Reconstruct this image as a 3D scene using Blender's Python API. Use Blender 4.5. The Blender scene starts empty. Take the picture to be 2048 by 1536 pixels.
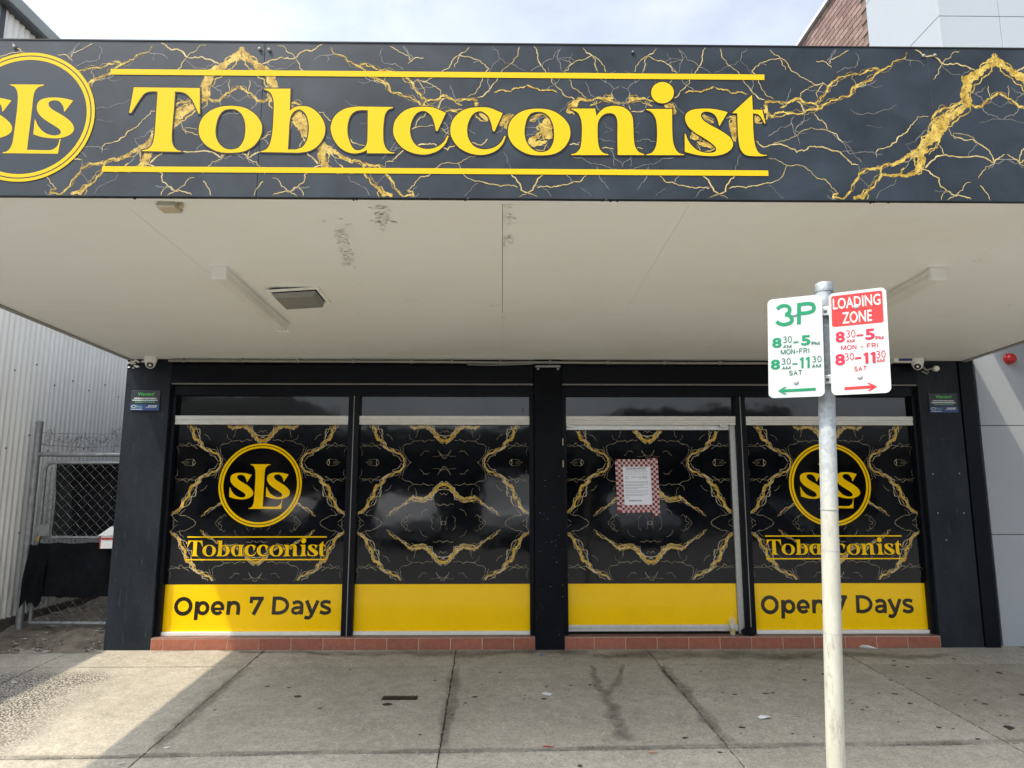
import bpy, bmesh, math, random
from mathutils import Vector, Matrix
from mathutils.geometry import tessellate_polygon
R = math.radians
sc = bpy.context.scene

# ------------------------------------------------------------------ camera
F = 1340.0
PITCH, YAW = R(8.4), R(-0.8)
CAM = Vector((0, -6.6, 1.53))
cam_d = bpy.data.cameras.new('camera')
cam_d.sensor_width = 36.0
cam_d.lens = F / 2048 * 36.0
cam_d.clip_start, cam_d.clip_end = 0.05, 3000
cam = bpy.data.objects.new('camera', cam_d)
sc.collection.objects.link(cam)
cam.location = CAM
cam.rotation_euler = (R(90) + PITCH, 0, YAW)
sc.camera = cam

# ------------------------------------------------------------------ sky and sun
SX, SY = 0.435, 0.32                       # light travels (+SX, +SY, -1)
SUN_EL = math.atan2(1, math.hypot(SX, SY))
SUN_AZ = math.atan2(-SX, -SY)             # compass direction towards the sun, from +Y clockwise
world = bpy.data.worlds.new('World')
sc.world = world
world.use_nodes = True
wn, wl = world.node_tree.nodes, world.node_tree.links
wn.clear()
wo = wn.new('ShaderNodeOutputWorld')
bg = wn.new('ShaderNodeBackground')
sky = wn.new('ShaderNodeTexSky')
sky.sky_type = 'NISHITA'
sky.sun_disc = False
sky.sun_elevation = SUN_EL
sky.sun_rotation = SUN_AZ
sky.dust_density = 4.0
sky.air_density = 1.0
tc = wn.new('ShaderNodeTexCoord')
mp = wn.new('ShaderNodeMapping')
mp.inputs['Scale'].default_value = (1.0, 1.0, 1.8)
nz = wn.new('ShaderNodeTexNoise')
nz.inputs['Scale'].default_value = 2.6
nz.inputs['Detail'].default_value = 8
nz.inputs['Roughness'].default_value = 0.58
nz.inputs['Distortion'].default_value = 0.4
rp = wn.new('ShaderNodeValToRGB')
rp.color_ramp.elements[0].position = 0.34
rp.color_ramp.elements[0].color = (0.30, 0.30, 0.30, 1)
rp.color_ramp.elements[1].position = 0.66
rp.color_ramp.elements[1].color = (0.93, 0.93, 0.93, 1)
mx = wn.new('ShaderNodeMix')
mx.data_type = 'RGBA'
bw = wn.new('ShaderNodeRGBToBW')          # thin cloud: white haze as bright as the sky it scatters
cl_ = wn.new('ShaderNodeMix'); cl_.data_type = 'RGBA'; cl_.blend_type = 'MULTIPLY'; cl_.inputs[0].default_value = 1.0
cl_.inputs[7].default_value = (1.92, 2.04, 2.18, 1)
wl.new(sky.outputs['Color'], bw.inputs[0]); wl.new(bw.outputs[0], cl_.inputs[6]); wl.new(cl_.outputs[2], mx.inputs[7])
wl.new(tc.outputs['Generated'], mp.inputs['Vector'])
wl.new(mp.outputs['Vector'], nz.inputs['Vector'])
wl.new(nz.outputs['Fac'], rp.inputs['Fac'])
wl.new(rp.outputs['Color'], mx.inputs[0])
wl.new(sky.outputs['Color'], mx.inputs[6])
wl.new(mx.outputs[2], bg.inputs['Color'])
bg.inputs['Strength'].default_value = 0.13
wl.new(bg.outputs['Background'], wo.inputs['Surface'])

sun_d = bpy.data.lights.new('sun', 'SUN')
sun_d.energy = 2.0
sun_d.angle = R(0.8)
sun_d.color = (1.0, 0.87, 0.68)
sun = bpy.data.objects.new('sun', sun_d)
sc.collection.objects.link(sun)
sun.rotation_euler = Vector((SX, SY, -1)).to_track_quat('-Z', 'Y').to_euler()

sc.cycles.max_bounces = 7; sc.cycles.diffuse_bounces = 4; sc.cycles.glossy_bounces = 3; sc.cycles.transmission_bounces = 4; sc.cycles.transparent_max_bounces = 8
sc.cycles.caustics_reflective = False; sc.cycles.caustics_refractive = False
sc.view_settings.view_transform = 'Standard'
sc.view_settings.look = 'None'
sc.view_settings.gamma = 1.0
sc.view_settings.exposure = 1.25
sc.view_settings.use_curve_mapping = False

# ------------------------------------------------------------------ measuring helpers (points of the photograph put on known planes)
_cp, _sp, _cy, _sy = math.cos(PITCH), math.sin(PITCH), math.cos(YAW), math.sin(YAW)
C_R = Vector((_cy, _sy, 0)); C_F = Vector((-_sy * _cp, _cy * _cp, _sp)); C_U = C_R.cross(C_F)
def ray(px, py): return C_F * F + C_R * (px - 1024) + C_U * (768 - py)
def at(px, py, Y):
    r = ray(px, py); return CAM + r * ((Y - CAM.y) / r.y)
def onplane(px, py, n, d):
    r = ray(px, py); n = Vector(n); return CAM + r * ((d - n.dot(CAM)) / n.dot(r))
def proj(p):
    v = Vector(p) - CAM; z = v.dot(C_F); return 1024 + F * v.dot(C_R) / z, 768 - F * v.dot(C_U) / z
GS, G0 = 0.037, -0.018                      # footpath fall and its level at the shop
def gz(y): return G0 + GS * y
def on_ground(px, py): return onplane(px, py, (0, -GS, 1), G0)
def zs(y): return 2.75 - 0.045 * y          # underside of the awning
def on_soffit(px, py): return onplane(px, py, (0, 0.045, 1), 2.75)

# ------------------------------------------------------------------ object helpers
COL = sc.collection
def tag(o, label=None, cat=None, group=None, kind=None):
    if label: o['label'] = label
    if cat: o['category'] = cat
    if group: o['group'] = group
    if kind: o['kind'] = kind
    return o
def thing(name, label, cat, loc=(0, 0, 0), group=None, local=False, rot=(0, 0, 0)):
    o = bpy.data.objects.new(name, None)
    o.empty_display_size = 0.1
    o.location = loc
    o.rotation_euler = rot
    COL.objects.link(o)
    LOCAL[o.name] = local
    return tag(o, label, cat, group)
LOCAL = {}
def link(o, parent=None):
    COL.objects.link(o)
    if parent is not None:
        o.parent = parent
        if parent.type == 'EMPTY' and not LOCAL.get(parent.name):
            o.matrix_parent_inverse = Matrix.Translation(-Vector(parent.location))
    return o
def copy_tree(o, parent=None):
    c = o.copy(); COL.objects.link(c)
    if parent is not None: c.parent = parent
    else: LOCAL[c.name] = LOCAL.get(o.name)
    for ch in o.children: copy_tree(ch, c)
    return c

class MB:
    def __init__(s): s.v = []; s.f = []; s.m = []
    def add(s, vs, fs, m=0):
        b = len(s.v); s.v += [tuple(v) for v in vs]
        for f in fs: s.f.append(tuple(i + b for i in f)); s.m.append(m)
        return s
    def box(s, x0, x1, y0, y1, z0, z1, m=0):
        v = [(x, y, z) for z in (z0, z1) for y in (y0, y1) for x in (x0, x1)]
        return s.add(v, [(0, 2, 3, 1), (4, 5, 7, 6), (0, 1, 5, 4), (2, 6, 7, 3), (0, 4, 6, 2), (1, 3, 7, 5)], m)
    def prism(s, pts, ext, m=0):
        """closed polygon pts (3D) extruded by ext; sides and both caps"""
        n = len(pts); e = Vector(ext); p = [Vector(q) for q in pts]
        s.add(p + [q + e for q in p], [tuple(range(n))[::-1], tuple(range(n, 2 * n))] + [(i, (i + 1) % n, n + (i + 1) % n, n + i) for i in range(n)], m)
        return s
    def quad(s, a, b, c, d, m=0): return s.add([a, b, c, d], [(0, 1, 2, 3)], m)
    def poly(s, pts, m=0): return s.add(pts, [tuple(range(len(pts)))], m)
    def tube(s, path, r, n=8, m=0, caps=True, r_end=None):
        path = [Vector(p) for p in path]; k = len(path); vs = []; fs = []
        prev = None
        for i, p in enumerate(path):
            t = (path[min(i + 1, k - 1)] - path[max(i - 1, 0)])
            if t.length < 1e-9: t = Vector((0, 0, 1))
            t.normalize()
            if prev is None:
                a = Vector((0, 0, 1)) if abs(t.z) < 0.9 else Vector((1, 0, 0))
                u = t.cross(a).normalized()
            else:
                u = (prev - t * prev.dot(t)).normalized()
            prev = u; w = t.cross(u)
            rr = r if r_end is None else r + (r_end - r) * i / max(1, k - 1)
            for j in range(n):
                a = 2 * math.pi * j / n
                vs.append(p + (u * math.cos(a) + w * math.sin(a)) * rr)
        for i in range(k - 1):
            for j in range(n):
                fs.append((i * n + j, i * n + (j + 1) % n, (i + 1) * n + (j + 1) % n, (i + 1) * n + j))
        if caps: fs += [tuple(range(n))[::-1], tuple(range((k - 1) * n, k * n))]
        return s.add(vs, fs, m)
    def lathe(s, prof, c=(0, 0, 0), n=20, m=0, axis='Z'):
        vs = []; fs = []; c = Vector(c)
        for (r, h) in prof:
            for j in range(n):
                a = 2 * math.pi * j / n
                q = (r * math.cos(a), r * math.sin(a), h)
                if axis == 'Y': q = (q[0], q[2], q[1])
                if axis == 'X': q = (q[2], q[0], q[1])
                vs.append(c + Vector(q))
        for i in range(len(prof) - 1):
            for j in range(n):
                fs.append((i * n + j, i * n + (j + 1) % n, (i + 1) * n + (j + 1) % n, (i + 1) * n + j))
        fs += [tuple(range(n))[::-1], tuple(range((len(prof) - 1) * n, len(prof) * n))]
        return s.add(vs, fs, m)
    def xf(s, mat):
        s.v = [tuple(mat @ Vector(v)) for v in s.v]; return s
    def mesh(s, name, smooth=False, fix=True):
        me = bpy.data.meshes.new(name)
        me.from_pydata(s.v, [], s.f)
        me.polygons.foreach_set('material_index', s.m)
        if fix:
            bm = bmesh.new(); bm.from_mesh(me); bmesh.ops.recalc_face_normals(bm, faces=bm.faces); bm.to_mesh(me); bm.free()
        if smooth: me.polygons.foreach_set('use_smooth', [True] * len(me.polygons))
        me.update(); return me
    def build(s, name, mats, parent=None, bevel=0, smooth=False, seg=2, fix=True):
        me = s.mesh(name, smooth, fix)
        for m in (mats if isinstance(mats, (list, tuple)) else [mats]): me.materials.append(M[m] if isinstance(m, str) else m)
        o = bpy.data.objects.new(name, me); link(o, parent)
        if bevel:
            b = o.modifiers.new('bevel', 'BEVEL'); b.width = bevel; b.segments = seg; b.limit_method = 'ANGLE'; b.angle_limit = R(40)
        if smooth and not bevel:
            e = o.modifiers.new('edges', 'EDGE_SPLIT'); e.split_angle = R(35)
        return o

# ------------------------------------------------------------------ materials
M = {}
def nodes(name):
    m = bpy.data.materials.new(name); m.use_nodes = True
    n, l = m.node_tree.nodes, m.node_tree.links
    b = n['Principled BSDF']; M[name] = m
    return m, n, l, b
def plain(name, col, rough=0.5, metal=0.0, spec=0.5, vary=0.0, scale=8.0, bump=0.0, bscale=60.0, coat=0.0):
    m, n, l, b = nodes(name)
    b.inputs['Base Color'].default_value = (*col, 1); b.inputs['Roughness'].default_value = rough
    b.inputs['Metallic'].default_value = metal; b.inputs['Specular IOR Level'].default_value = spec
    b.inputs['Coat Weight'].default_value = coat
    if vary or bump:
        t = n.new('ShaderNodeTexCoord')
    if vary:
        z = n.new('ShaderNodeTexNoise'); z.inputs['Scale'].default_value = scale; z.inputs['Detail'].default_value = 6; z.inputs['Roughness'].default_value = 0.65
        l.new(t.outputs['Object'], z.inputs['Vector'])
        r = n.new('ShaderNodeValToRGB')
        r.color_ramp.elements[0].position = 0.3; r.color_ramp.elements[1].position = 0.7
        r.color_ramp.elements[0].color = (*[c * (1 - vary) for c in col], 1)
        r.color_ramp.elements[1].color = (*[min(1, c * (1 + vary)) for c in col], 1)
        l.new(z.outputs['Fac'], r.inputs['Fac']); l.new(r.outputs['Color'], b.inputs['Base Color'])
    if bump:
        z2 = n.new('ShaderNodeTexNoise'); z2.inputs['Scale'].default_value = bscale; z2.inputs['Detail'].default_value = 5
        l.new(t.outputs['Object'], z2.inputs['Vector'])
        bp = n.new('ShaderNodeBump'); bp.inputs['Strength'].default_value = bump; bp.inputs['Distance'].default_value = 0.01
        l.new(z2.outputs['Fac'], bp.inputs['Height']); l.new(bp.outputs['Normal'], b.inputs['Normal'])
    return m
def noise(n, l, vec, scale, detail=6, rough=0.6, dist=0.0):
    z = n.new('ShaderNodeTexNoise'); z.inputs['Scale'].default_value = scale; z.inputs['Detail'].default_value = detail
    z.inputs['Roughness'].default_value = rough; z.inputs['Distortion'].default_value = dist
    l.new(vec, z.inputs['Vector']); return z.outputs['Fac']
def ramp(n, l, fac, *stops):
    r = n.new('ShaderNodeValToRGB'); e = r.color_ramp.elements
    while len(e) < len(stops): e.new(0.5)
    for el, (p, c) in zip(e, stops):
        el.position = p; el.color = (c, c, c, 1) if isinstance(c, (int, float)) else (*c, 1)
    l.new(fac, r.inputs['Fac']); return r.outputs['Color']
def mix(n, l, fac, a, b, mode='MIX'):
    x = n.new('ShaderNodeMix'); x.data_type = 'RGBA'; x.blend_type = mode
    for sock, v in ((x.inputs[0], fac), (x.inputs[6], a), (x.inputs[7], b)):
        if isinstance(v, (int, float)): sock.default_value = v
        elif isinstance(v, tuple): sock.default_value = (*v, 1)
        else: l.new(v, sock)
    return x.outputs[2]
def bump(n, l, b, h, strength, dist=0.01):
    bp = n.new('ShaderNodeBump'); bp.inputs['Strength'].default_value = strength; bp.inputs['Distance'].default_value = dist
    l.new(h, bp.inputs['Height']); l.new(bp.outputs['Normal'], b.inputs['Normal'])
def mapping(n, l, vec, scale=(1, 1, 1), loc=(0, 0, 0)):
    mpn = n.new('ShaderNodeMapping'); mpn.inputs['Scale'].default_value = scale; mpn.inputs['Location'].default_value = loc
    l.new(vec, mpn.inputs['Vector']); return mpn.outputs['Vector']
def math_n(n, l, op, a, b=None):
    x = n.new('ShaderNodeMath'); x.operation = op
    for s, v in zip(x.inputs, (a, b)):
        if v is None: continue
        if isinstance(v, (int, float)): s.default_value = v
        else: l.new(v, s)
    return x.outputs[0]

# old concrete footpath; coarse worn aggregate towards the left
m, n, l, b = nodes('concrete')
t = n.new('ShaderNodeTexCoord'); g = n.new('ShaderNodeNewGeometry'); pos = g.outputs['Position']
big = noise(n, l, pos, 0.9, 6, 0.65)
fine = noise(n, l, pos, 55, 5, 0.7)
grit = noise(n, l, pos, 260, 3, 0.6)
speck = noise(n, l, pos, 26, 5, 0.75)
base = ramp(n, l, big, (0.3, (0.29, 0.268, 0.220)), (0.55, (0.355, 0.330, 0.275)), (0.75, (0.40, 0.374, 0.315)))
mid = noise(n, l, pos, 11, 7, 0.72)
base = mix(n, l, 0.5, base, ramp(n, l, mid, (0.3, 0.30), (0.7, 0.64)), 'OVERLAY')
base = mix(n, l, 0.65, base, ramp(n, l, fine, (0.25, 0.20), (0.5, 0.5), (0.75, 0.76)), 'OVERLAY')
base = mix(n, l, ramp(n, l, speck, (0.62, 0.0), (0.72, 0.55)), base, (0.10, 0.095, 0.085))
base = mix(n, l, 0.5, base, ramp(n, l, grit, (0.3, 0.25), (0.7, 0.74)), 'OVERLAY')
vo = n.new('ShaderNodeTexVoronoi'); vo.inputs['Scale'].default_value = 75; l.new(pos, vo.inputs['Vector'])
sx = n.new('ShaderNodeSeparateXYZ'); l.new(pos, sx.inputs[0])
ax = n.new('ShaderNodeMapRange'); ax.inputs['From Min'].default_value = -2.7; ax.inputs['From Max'].default_value = -3.6; l.new(sx.outputs['X'], ax.inputs['Value'])
ay = n.new('ShaderNodeMapRange'); ay.inputs['From Min'].default_value = -0.35; ay.inputs['From Max'].default_value = -0.75; l.new(sx.outputs['Y'], ay.inputs['Value'])
wob = math_n(n, l, 'ADD', math_n(n, l, 'MULTIPLY', ax.outputs[0], ay.outputs[0]), math_n(n, l, 'MULTIPLY', math_n(n, l, 'SUBTRACT', noise(n, l, pos, 1.7, 4), 0.5), 1.1))
agg = math_n(n, l, 'MULTIPLY', ramp(n, l, wob, (0.32, 0.0), (0.78, 1.0)), ay.outputs[0])
stone = mix(n, l, ramp(n, l, vo.outputs['Distance'], (0.30, 0.0), (0.62, 1.0)), mix(n, l, vo.outputs['Color'], (0.26, 0.24, 0.20), (0.56, 0.53, 0.46)), (0.07, 0.065, 0.058))
base = mix(n, l, agg, base, stone)
oi = n.new('ShaderNodeObjectInfo')
base = mix(n, l, 0.35, base, ramp(n, l, oi.outputs['Random'], (0.0, (0.40, 0.39, 0.38)), (1.0, (0.60, 0.60, 0.60))), 'OVERLAY')
l.new(base, b.inputs['Base Color']); b.inputs['Roughness'].default_value = 0.88; b.inputs['Specular IOR Level'].default_value = 0.25
hgt = math_n(n, l, 'ADD', math_n(n, l, 'MULTIPLY', fine, 0.5), math_n(n, l, 'MULTIPLY', grit, 0.35))
hgt = math_n(n, l, 'SUBTRACT', hgt, math_n(n, l, 'MULTIPLY', math_n(n, l, 'MULTIPLY', vo.outputs['Distance'], agg), 1.4))
bump(n, l, b, hgt, 0.6, 0.008)

# dark, dirty joint filler
plain('joint', (0.10, 0.088, 0.070), 0.95, vary=0.5, scale=25, bump=0.5, bscale=120)
plain('asphalt', (0.135, 0.132, 0.126), 0.9, vary=0.25, scale=3, bump=0.5, bscale=180)
plain('far_concrete', (0.36, 0.345, 0.31), 0.9, vary=0.2, scale=2)
plain('dirt', (0.15, 0.125, 0.095), 0.95, vary=0.55, scale=5, bump=1.0, bscale=30)
plain('grime', (0.022, 0.020, 0.018), 0.8, vary=0.4, scale=30)

# soffit: cream paint, brownish water stains, hairline dirt
m, n, l, b = nodes('soffit_paint')
g = n.new('ShaderNodeNewGeometry'); pos = g.outputs['Position']
st = noise(n, l, mapping(n, l, pos, (0.55, 0.8, 1), (1.3, 0.4, 0)), 1.0, 5, 0.55, 0.6)
fi = noise(n, l, mapping(n, l, pos, (3, 1, 1)), 5, 8, 0.7)
c = ramp(n, l, st, (0.36, (0.83, 0.845, 0.82)), (0.58, (0.815, 0.82, 0.785)), (0.76, (0.76, 0.74, 0.675)))
c = mix(n, l, 0.18, c, ramp(n, l, fi, (0.3, 0.40), (0.7, 0.60)), 'OVERLAY')
c = mix(n, l, ramp(n, l, noise(n, l, pos, 38, 3, 0.6), (0.73, 0.0), (0.80, 0.35)), c, (0.22, 0.19, 0.15))
l.new(c, b.inputs['Base Color']); b.inputs['Roughness'].default_value = 0.55
bump(n, l, b, math_n(n, l, 'ADD', noise(n, l, pos, 12, 4, 0.6), math_n(n, l, 'MULTIPLY', noise(n, l, pos, 1.6, 2, 0.5), 6.0)), 0.16, 0.01)

plain('flake', (0.80, 0.79, 0.74), 0.7, vary=0.15, scale=40)
plain('bare_patch', (0.60, 0.58, 0.53), 0.8, vary=0.35, scale=60, bump=0.8, bscale=120)
plain('stain_brown', (0.30, 0.22, 0.13), 0.8)

# painted masonry pillars: slate black with scuffs and pale vertical scratches
m, n, l, b = nodes('pillar_paint')
g = n.new('ShaderNodeNewGeometry'); pos = g.outputs['Position']
c = ramp(n, l, noise(n, l, mapping(n, l, pos, (1.4, 1.4, 0.7)), 2.2, 7, 0.65), (0.3, (0.006, 0.0085, 0.0125)), (0.7, (0.019, 0.024, 0.031)))
sc1 = noise(n, l, mapping(n, l, pos, (30, 30, 3.0)), 1.0, 5, 0.7)
c = mix(n, l, ramp(n, l, sc1, (0.60, 0.0), (0.78, 0.38)), c, (0.15, 0.158, 0.165))
sc2 = noise(n, l, pos, 17, 4, 0.7)
c = mix(n, l, ramp(n, l, sc2, (0.62, 0.0), (0.74, 0.35)), c, (0.085, 0.09, 0.095))
l.new(c, b.inputs['Base Color']); b.inputs['Roughness'].default_value = 0.5; b.inputs['Specular IOR Level'].default_value = 0.2
bump(n, l, b, noise(n, l, pos, 22, 7, 0.7), 0.55, 0.008)

plain('black_paint', (0.0035, 0.0045, 0.007), 0.5, spec=0.10, vary=0.4, scale=3)
plain('black_metal', (0.005, 0.006, 0.009), 0.32, spec=0.12, vary=0.3, scale=2)
plain('black_void', (0.004, 0.004, 0.005), 0.9)
# marble print base: near black with faint smoky clouds; glass-like sheen
def marble(name, lo, hi, rough, spec=0.5, seed=0.0, coat=0.0):
    m, n, l, b = nodes(name)
    g = n.new('ShaderNodeNewGeometry'); pos = g.outputs['Position']
    c = ramp(n, l, noise(n, l, mapping(n, l, pos, (1, 1, 1), (seed, 0, 0)), 2.6, 6, 0.6, 0.8), (0.38, lo), (0.72, hi))
    l.new(c, b.inputs['Base Color']); b.inputs['Roughness'].default_value = rough; b.inputs['Specular IOR Level'].default_value = spec
    b.inputs['Coat Weight'].default_value = coat; b.inputs['Coat Roughness'].default_value = 0.1
    bump(n, l, b, noise(n, l, pos, 3.2, 2, 0.5), 0.10, 0.02)
marble('window_marble', (0.0015, 0.002, 0.003), (0.006, 0.007, 0.010), 0.06, 0.42)
marble('fascia_marble', (0.0055, 0.0105, 0.0165), (0.022, 0.032, 0.043), 0.42, 0.32, 3.1)
marble('transom_glass', (0.004, 0.005, 0.0055), (0.007, 0.008, 0.009), 0.06, 0.45, 1.0)
def gold(name, a, bcol, dark, rough, sp=0.5, spots=True):
    m, n, l, b = nodes(name)
    g = n.new('ShaderNodeNewGeometry'); pos = g.outputs['Position']
    c = ramp(n, l, noise(n, l, pos, 28, 4, 0.6), (0.35, a), (0.65, bcol))
    if spots:
        c = mix(n, l, ramp(n, l, noise(n, l, pos, 95, 3, 0.65), (0.52, 0.0), (0.66, 0.8)), c, dark)
    l.new(c, b.inputs['Base Color']); b.inputs['Roughness'].default_value = rough; b.inputs['Specular IOR Level'].default_value = sp
gold('gold_print', (0.27, 0.155, 0.012), (0.58, 0.42, 0.085), (0.075, 0.045, 0.010), 0.42, 0.25)
gold('pale_gold_print', (0.33, 0.235, 0.065), (0.54, 0.42, 0.19), (0.22, 0.17, 0.1), 0.42, 0.3, spots=False)
gold('faint_print', (0.10, 0.10, 0.10), (0.22, 0.20, 0.16), (0.1, 0.1, 0.1), 0.42, spots=False)
gold('window_gold', (0.44, 0.25, 0.015), (0.70, 0.46, 0.085), (0.04, 0.022, 0.005), 0.06, 0.42)
gold('window_pale_gold', (0.28, 0.23, 0.13), (0.64, 0.56, 0.40), (0.1, 0.08, 0.05), 0.06, 0.42, False)
plain('yellow_vinyl', (0.60, 0.405, 0.008), 0.45, spec=0.12)
m, n, l, b = nodes('window_yellow')
g = n.new('ShaderNodeNewGeometry'); pos = g.outputs['Position']
c = mix(n, l, ramp(n, l, noise(n, l, mapping(n, l, pos, (2, 1, 1)), 3.5, 6, 0.65), (0.45, 0.0), (0.8, 0.30)), (0.93, 0.565, 0.0005), (0.78, 0.46, 0.004))
sp5 = n.new('ShaderNodeSeparateXYZ'); l.new(pos, sp5.inputs[0])
mr = n.new('ShaderNodeMapRange'); mr.inputs['From Min'].default_value = 0.30; mr.inputs['From Max'].default_value = 0.12; l.new(sp5.outputs['Z'], mr.inputs['Value'])
c = mix(n, l, math_n(n, l, 'MULTIPLY', mr.outputs[0], ramp(n, l, noise(n, l, pos, 55, 4, 0.75), (0.56, 0.0), (0.72, 0.5))), c, (0.30, 0.22, 0.08))
l.new(c, b.inputs['Base Color']); b.inputs['Roughness'].default_value = 0.07; b.inputs['Specular IOR Level'].default_value = 0.25
plain('letter_edge', (0.010, 0.0095, 0.006), 0.42, spec=0.3)
plain('black_vinyl', (0.012, 0.009, 0.006), 0.2)
plain('emblem_black', (0.008, 0.0155, 0.025), 0.42, spec=0.32, vary=0.2, scale=2)
plain('window_emblem_black', (0.0015, 0.0015, 0.0025), 0.06, spec=0.42)
plain('aluminium', (0.62, 0.61, 0.585), 0.38, metal=0.55, vary=0.12, scale=20)
plain('aluminium_dark', (0.40, 0.40, 0.39), 0.4, metal=0.5, vary=0.15, scale=30)  # darker aluminium for the door stile and rail groove
plain('white_trim', (0.68, 0.68, 0.64), 0.45, vary=0.06, scale=12)
plain('grey_trim', (0.30, 0.30, 0.28), 0.55, vary=0.2, scale=9)
m, n, l, b = nodes('terracotta')
oi = n.new('ShaderNodeObjectInfo'); g = n.new('ShaderNodeNewGeometry'); pos = g.outputs['Position']
c = ramp(n, l, oi.outputs['Random'], (0.0, (0.255, 0.082, 0.047)), (0.5, (0.30, 0.095, 0.053)), (1.0, (0.335, 0.115, 0.068)))
c = mix(n, l, 0.6, c, ramp(n, l, noise(n, l, pos, 22, 5, 0.7), (0.3, 0.34), (0.7, 0.64)), 'OVERLAY')
sp4 = n.new('ShaderNodeSeparateXYZ'); l.new(pos, sp4.inputs[0])
mr = n.new('ShaderNodeMapRange'); mr.inputs['From Min'].default_value = 0.03; mr.inputs['From Max'].default_value = -0.03; l.new(sp4.outputs['Z'], mr.inputs['Value'])
c = mix(n, l, math_n(n, l, 'MULTIPLY', mr.outputs[0], ramp(n, l, noise(n, l, pos, 14, 5, 0.7), (0.35, 0.0), (0.65, 0.7))), c, (0.10, 0.08, 0.06))
l.new(c, b.inputs['Base Color']); b.inputs['Roughness'].default_value = 0.55
plain('terracotta_top', (0.20, 0.11, 0.085), 0.6, vary=0.3, scale=14)
plain('grout', (0.58, 0.50, 0.41), 0.9, vary=0.3, scale=30)
plain('white_plastic', (0.84, 0.84, 0.80), 0.4, vary=0.05, scale=9)
plain('beige_plastic', (0.50, 0.43, 0.30), 0.5, vary=0.1, scale=14)
plain('diffuser', (0.78, 0.77, 0.72), 0.3, vary=0.05, scale=6)
plain('grey_box', (0.22, 0.22, 0.20), 0.5, vary=0.1, scale=9)
plain('lens_black', (0.003, 0.003, 0.004), 0.08)
plain('conduit', (0.28, 0.275, 0.245), 0.45, vary=0.12, scale=10)
# galvanised steel, whitewashed near the bottom
m, n, l, b = nodes('galvanised')
t = n.new('ShaderNodeTexCoord'); g = n.new('ShaderNodeNewGeometry'); pos = g.outputs['Position']
vo = n.new('ShaderNodeTexVoronoi'); vo.inputs['Scale'].default_value = 70; l.new(pos, vo.inputs['Vector'])
c = ramp(n, l, vo.outputs['Color'], (0.1, (0.22, 0.25, 0.265)), (0.9, (0.36, 0.39, 0.41)))
c = mix(n, l, ramp(n, l, noise(n, l, pos, 9, 5, 0.7), (0.6, 0.0), (0.75, 0.4)), c, (0.30, 0.30, 0.28))
l.new(c, b.inputs['Base Color']); b.inputs['Metallic'].default_value = 0.35; b.inputs['Roughness'].default_value = 0.48
m, n, l, b = nodes('white_post_paint')
g = n.new('ShaderNodeNewGeometry'); pos = g.outputs['Position']
vo = n.new('ShaderNodeTexVoronoi'); vo.inputs['Scale'].default_value = 70; l.new(pos, vo.inputs['Vector'])
gal = ramp(n, l, vo.outputs['Color'], (0.1, (0.24, 0.27, 0.285)), (0.9, (0.36, 0.39, 0.41)))
c = ramp(n, l, noise(n, l, mapping(n, l, pos, (6, 6, 1.5)), 3, 6, 0.65), (0.3, (0.34, 0.332, 0.27)), (0.7, (0.45, 0.445, 0.385)))
c = mix(n, l, ramp(n, l, noise(n, l, mapping(n, l, pos, (1, 1, 0.3)), 24, 6, 0.75), (0.56, 0.0), (0.70, 0.75)), c, (0.17, 0.16, 0.125))
sp3 = n.new('ShaderNodeSeparateXYZ'); l.new(pos, sp3.inputs[0])
mr = n.new('ShaderNodeMapRange'); mr.inputs['From Min'].default_value = 0.95; mr.inputs['From Max'].default_value = 2.05; l.new(sp3.outputs['Z'], mr.inputs['Value'])
wear = math_n(n, l, 'ADD', mr.outputs[0], math_n(n, l, 'MULTIPLY', math_n(n, l, 'SUBTRACT', noise(n, l, mapping(n, l, pos, (14, 14, 3)), 2.0, 6, 0.7), 0.5), 1.1))
c = mix(n, l, ramp(n, l, wear, (0.30, 0.0), (0.75, 1.0)), c, gal)
l.new(c, b.inputs['Base Color']); b.inputs['Roughness'].default_value = 0.58
bump(n, l, b, noise(n, l, pos, 60, 4), 0.3, 0.003)
# sign faces: retroreflective white, a little weathered
plain('sign_white', (0.355, 0.385, 0.37), 0.35, vary=0.04, scale=12)
plain('sign_green', (0.002, 0.17, 0.075), 0.5, spec=0.2)
plain('sign_green_thin', (0.02, 0.10, 0.065), 0.5, spec=0.2)
plain('sign_red', (0.50, 0.022, 0.022), 0.5, spec=0.2, vary=0.1, scale=9)
plain('sign_pink_red', (0.40, 0.012, 0.04), 0.5, spec=0.2)
plain('sign_back', (0.45, 0.45, 0.45), 0.5, metal=0.4)
plain('bolt', (0.42, 0.42, 0.41), 0.45, metal=0.6, vary=0.2, scale=60)
plain('dark_bolt', (0.05, 0.05, 0.05), 0.5)
plain('paper', (0.80, 0.81, 0.87), 0.7, vary=0.04, scale=6)
plain('ink', (0.07, 0.07, 0.08), 0.8)
plain('ink_grey', (0.36, 0.37, 0.42), 0.8)
plain('tape_red', (0.24, 0.003, 0.018), 0.35, spec=0.3)
plain('tape_white', (0.55, 0.50, 0.48), 0.35, spec=0.3)
plain('warn_board', (0.022, 0.026, 0.034), 0.4)
plain('warn_blue', (0.025, 0.06, 0.20), 0.4)
plain('warn_green', (0.10, 0.55, 0.10), 0.5)
plain('warn_white', (0.70, 0.74, 0.74), 0.5)
plain('warn_teal', (0.12, 0.38, 0.24), 0.5)
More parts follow.
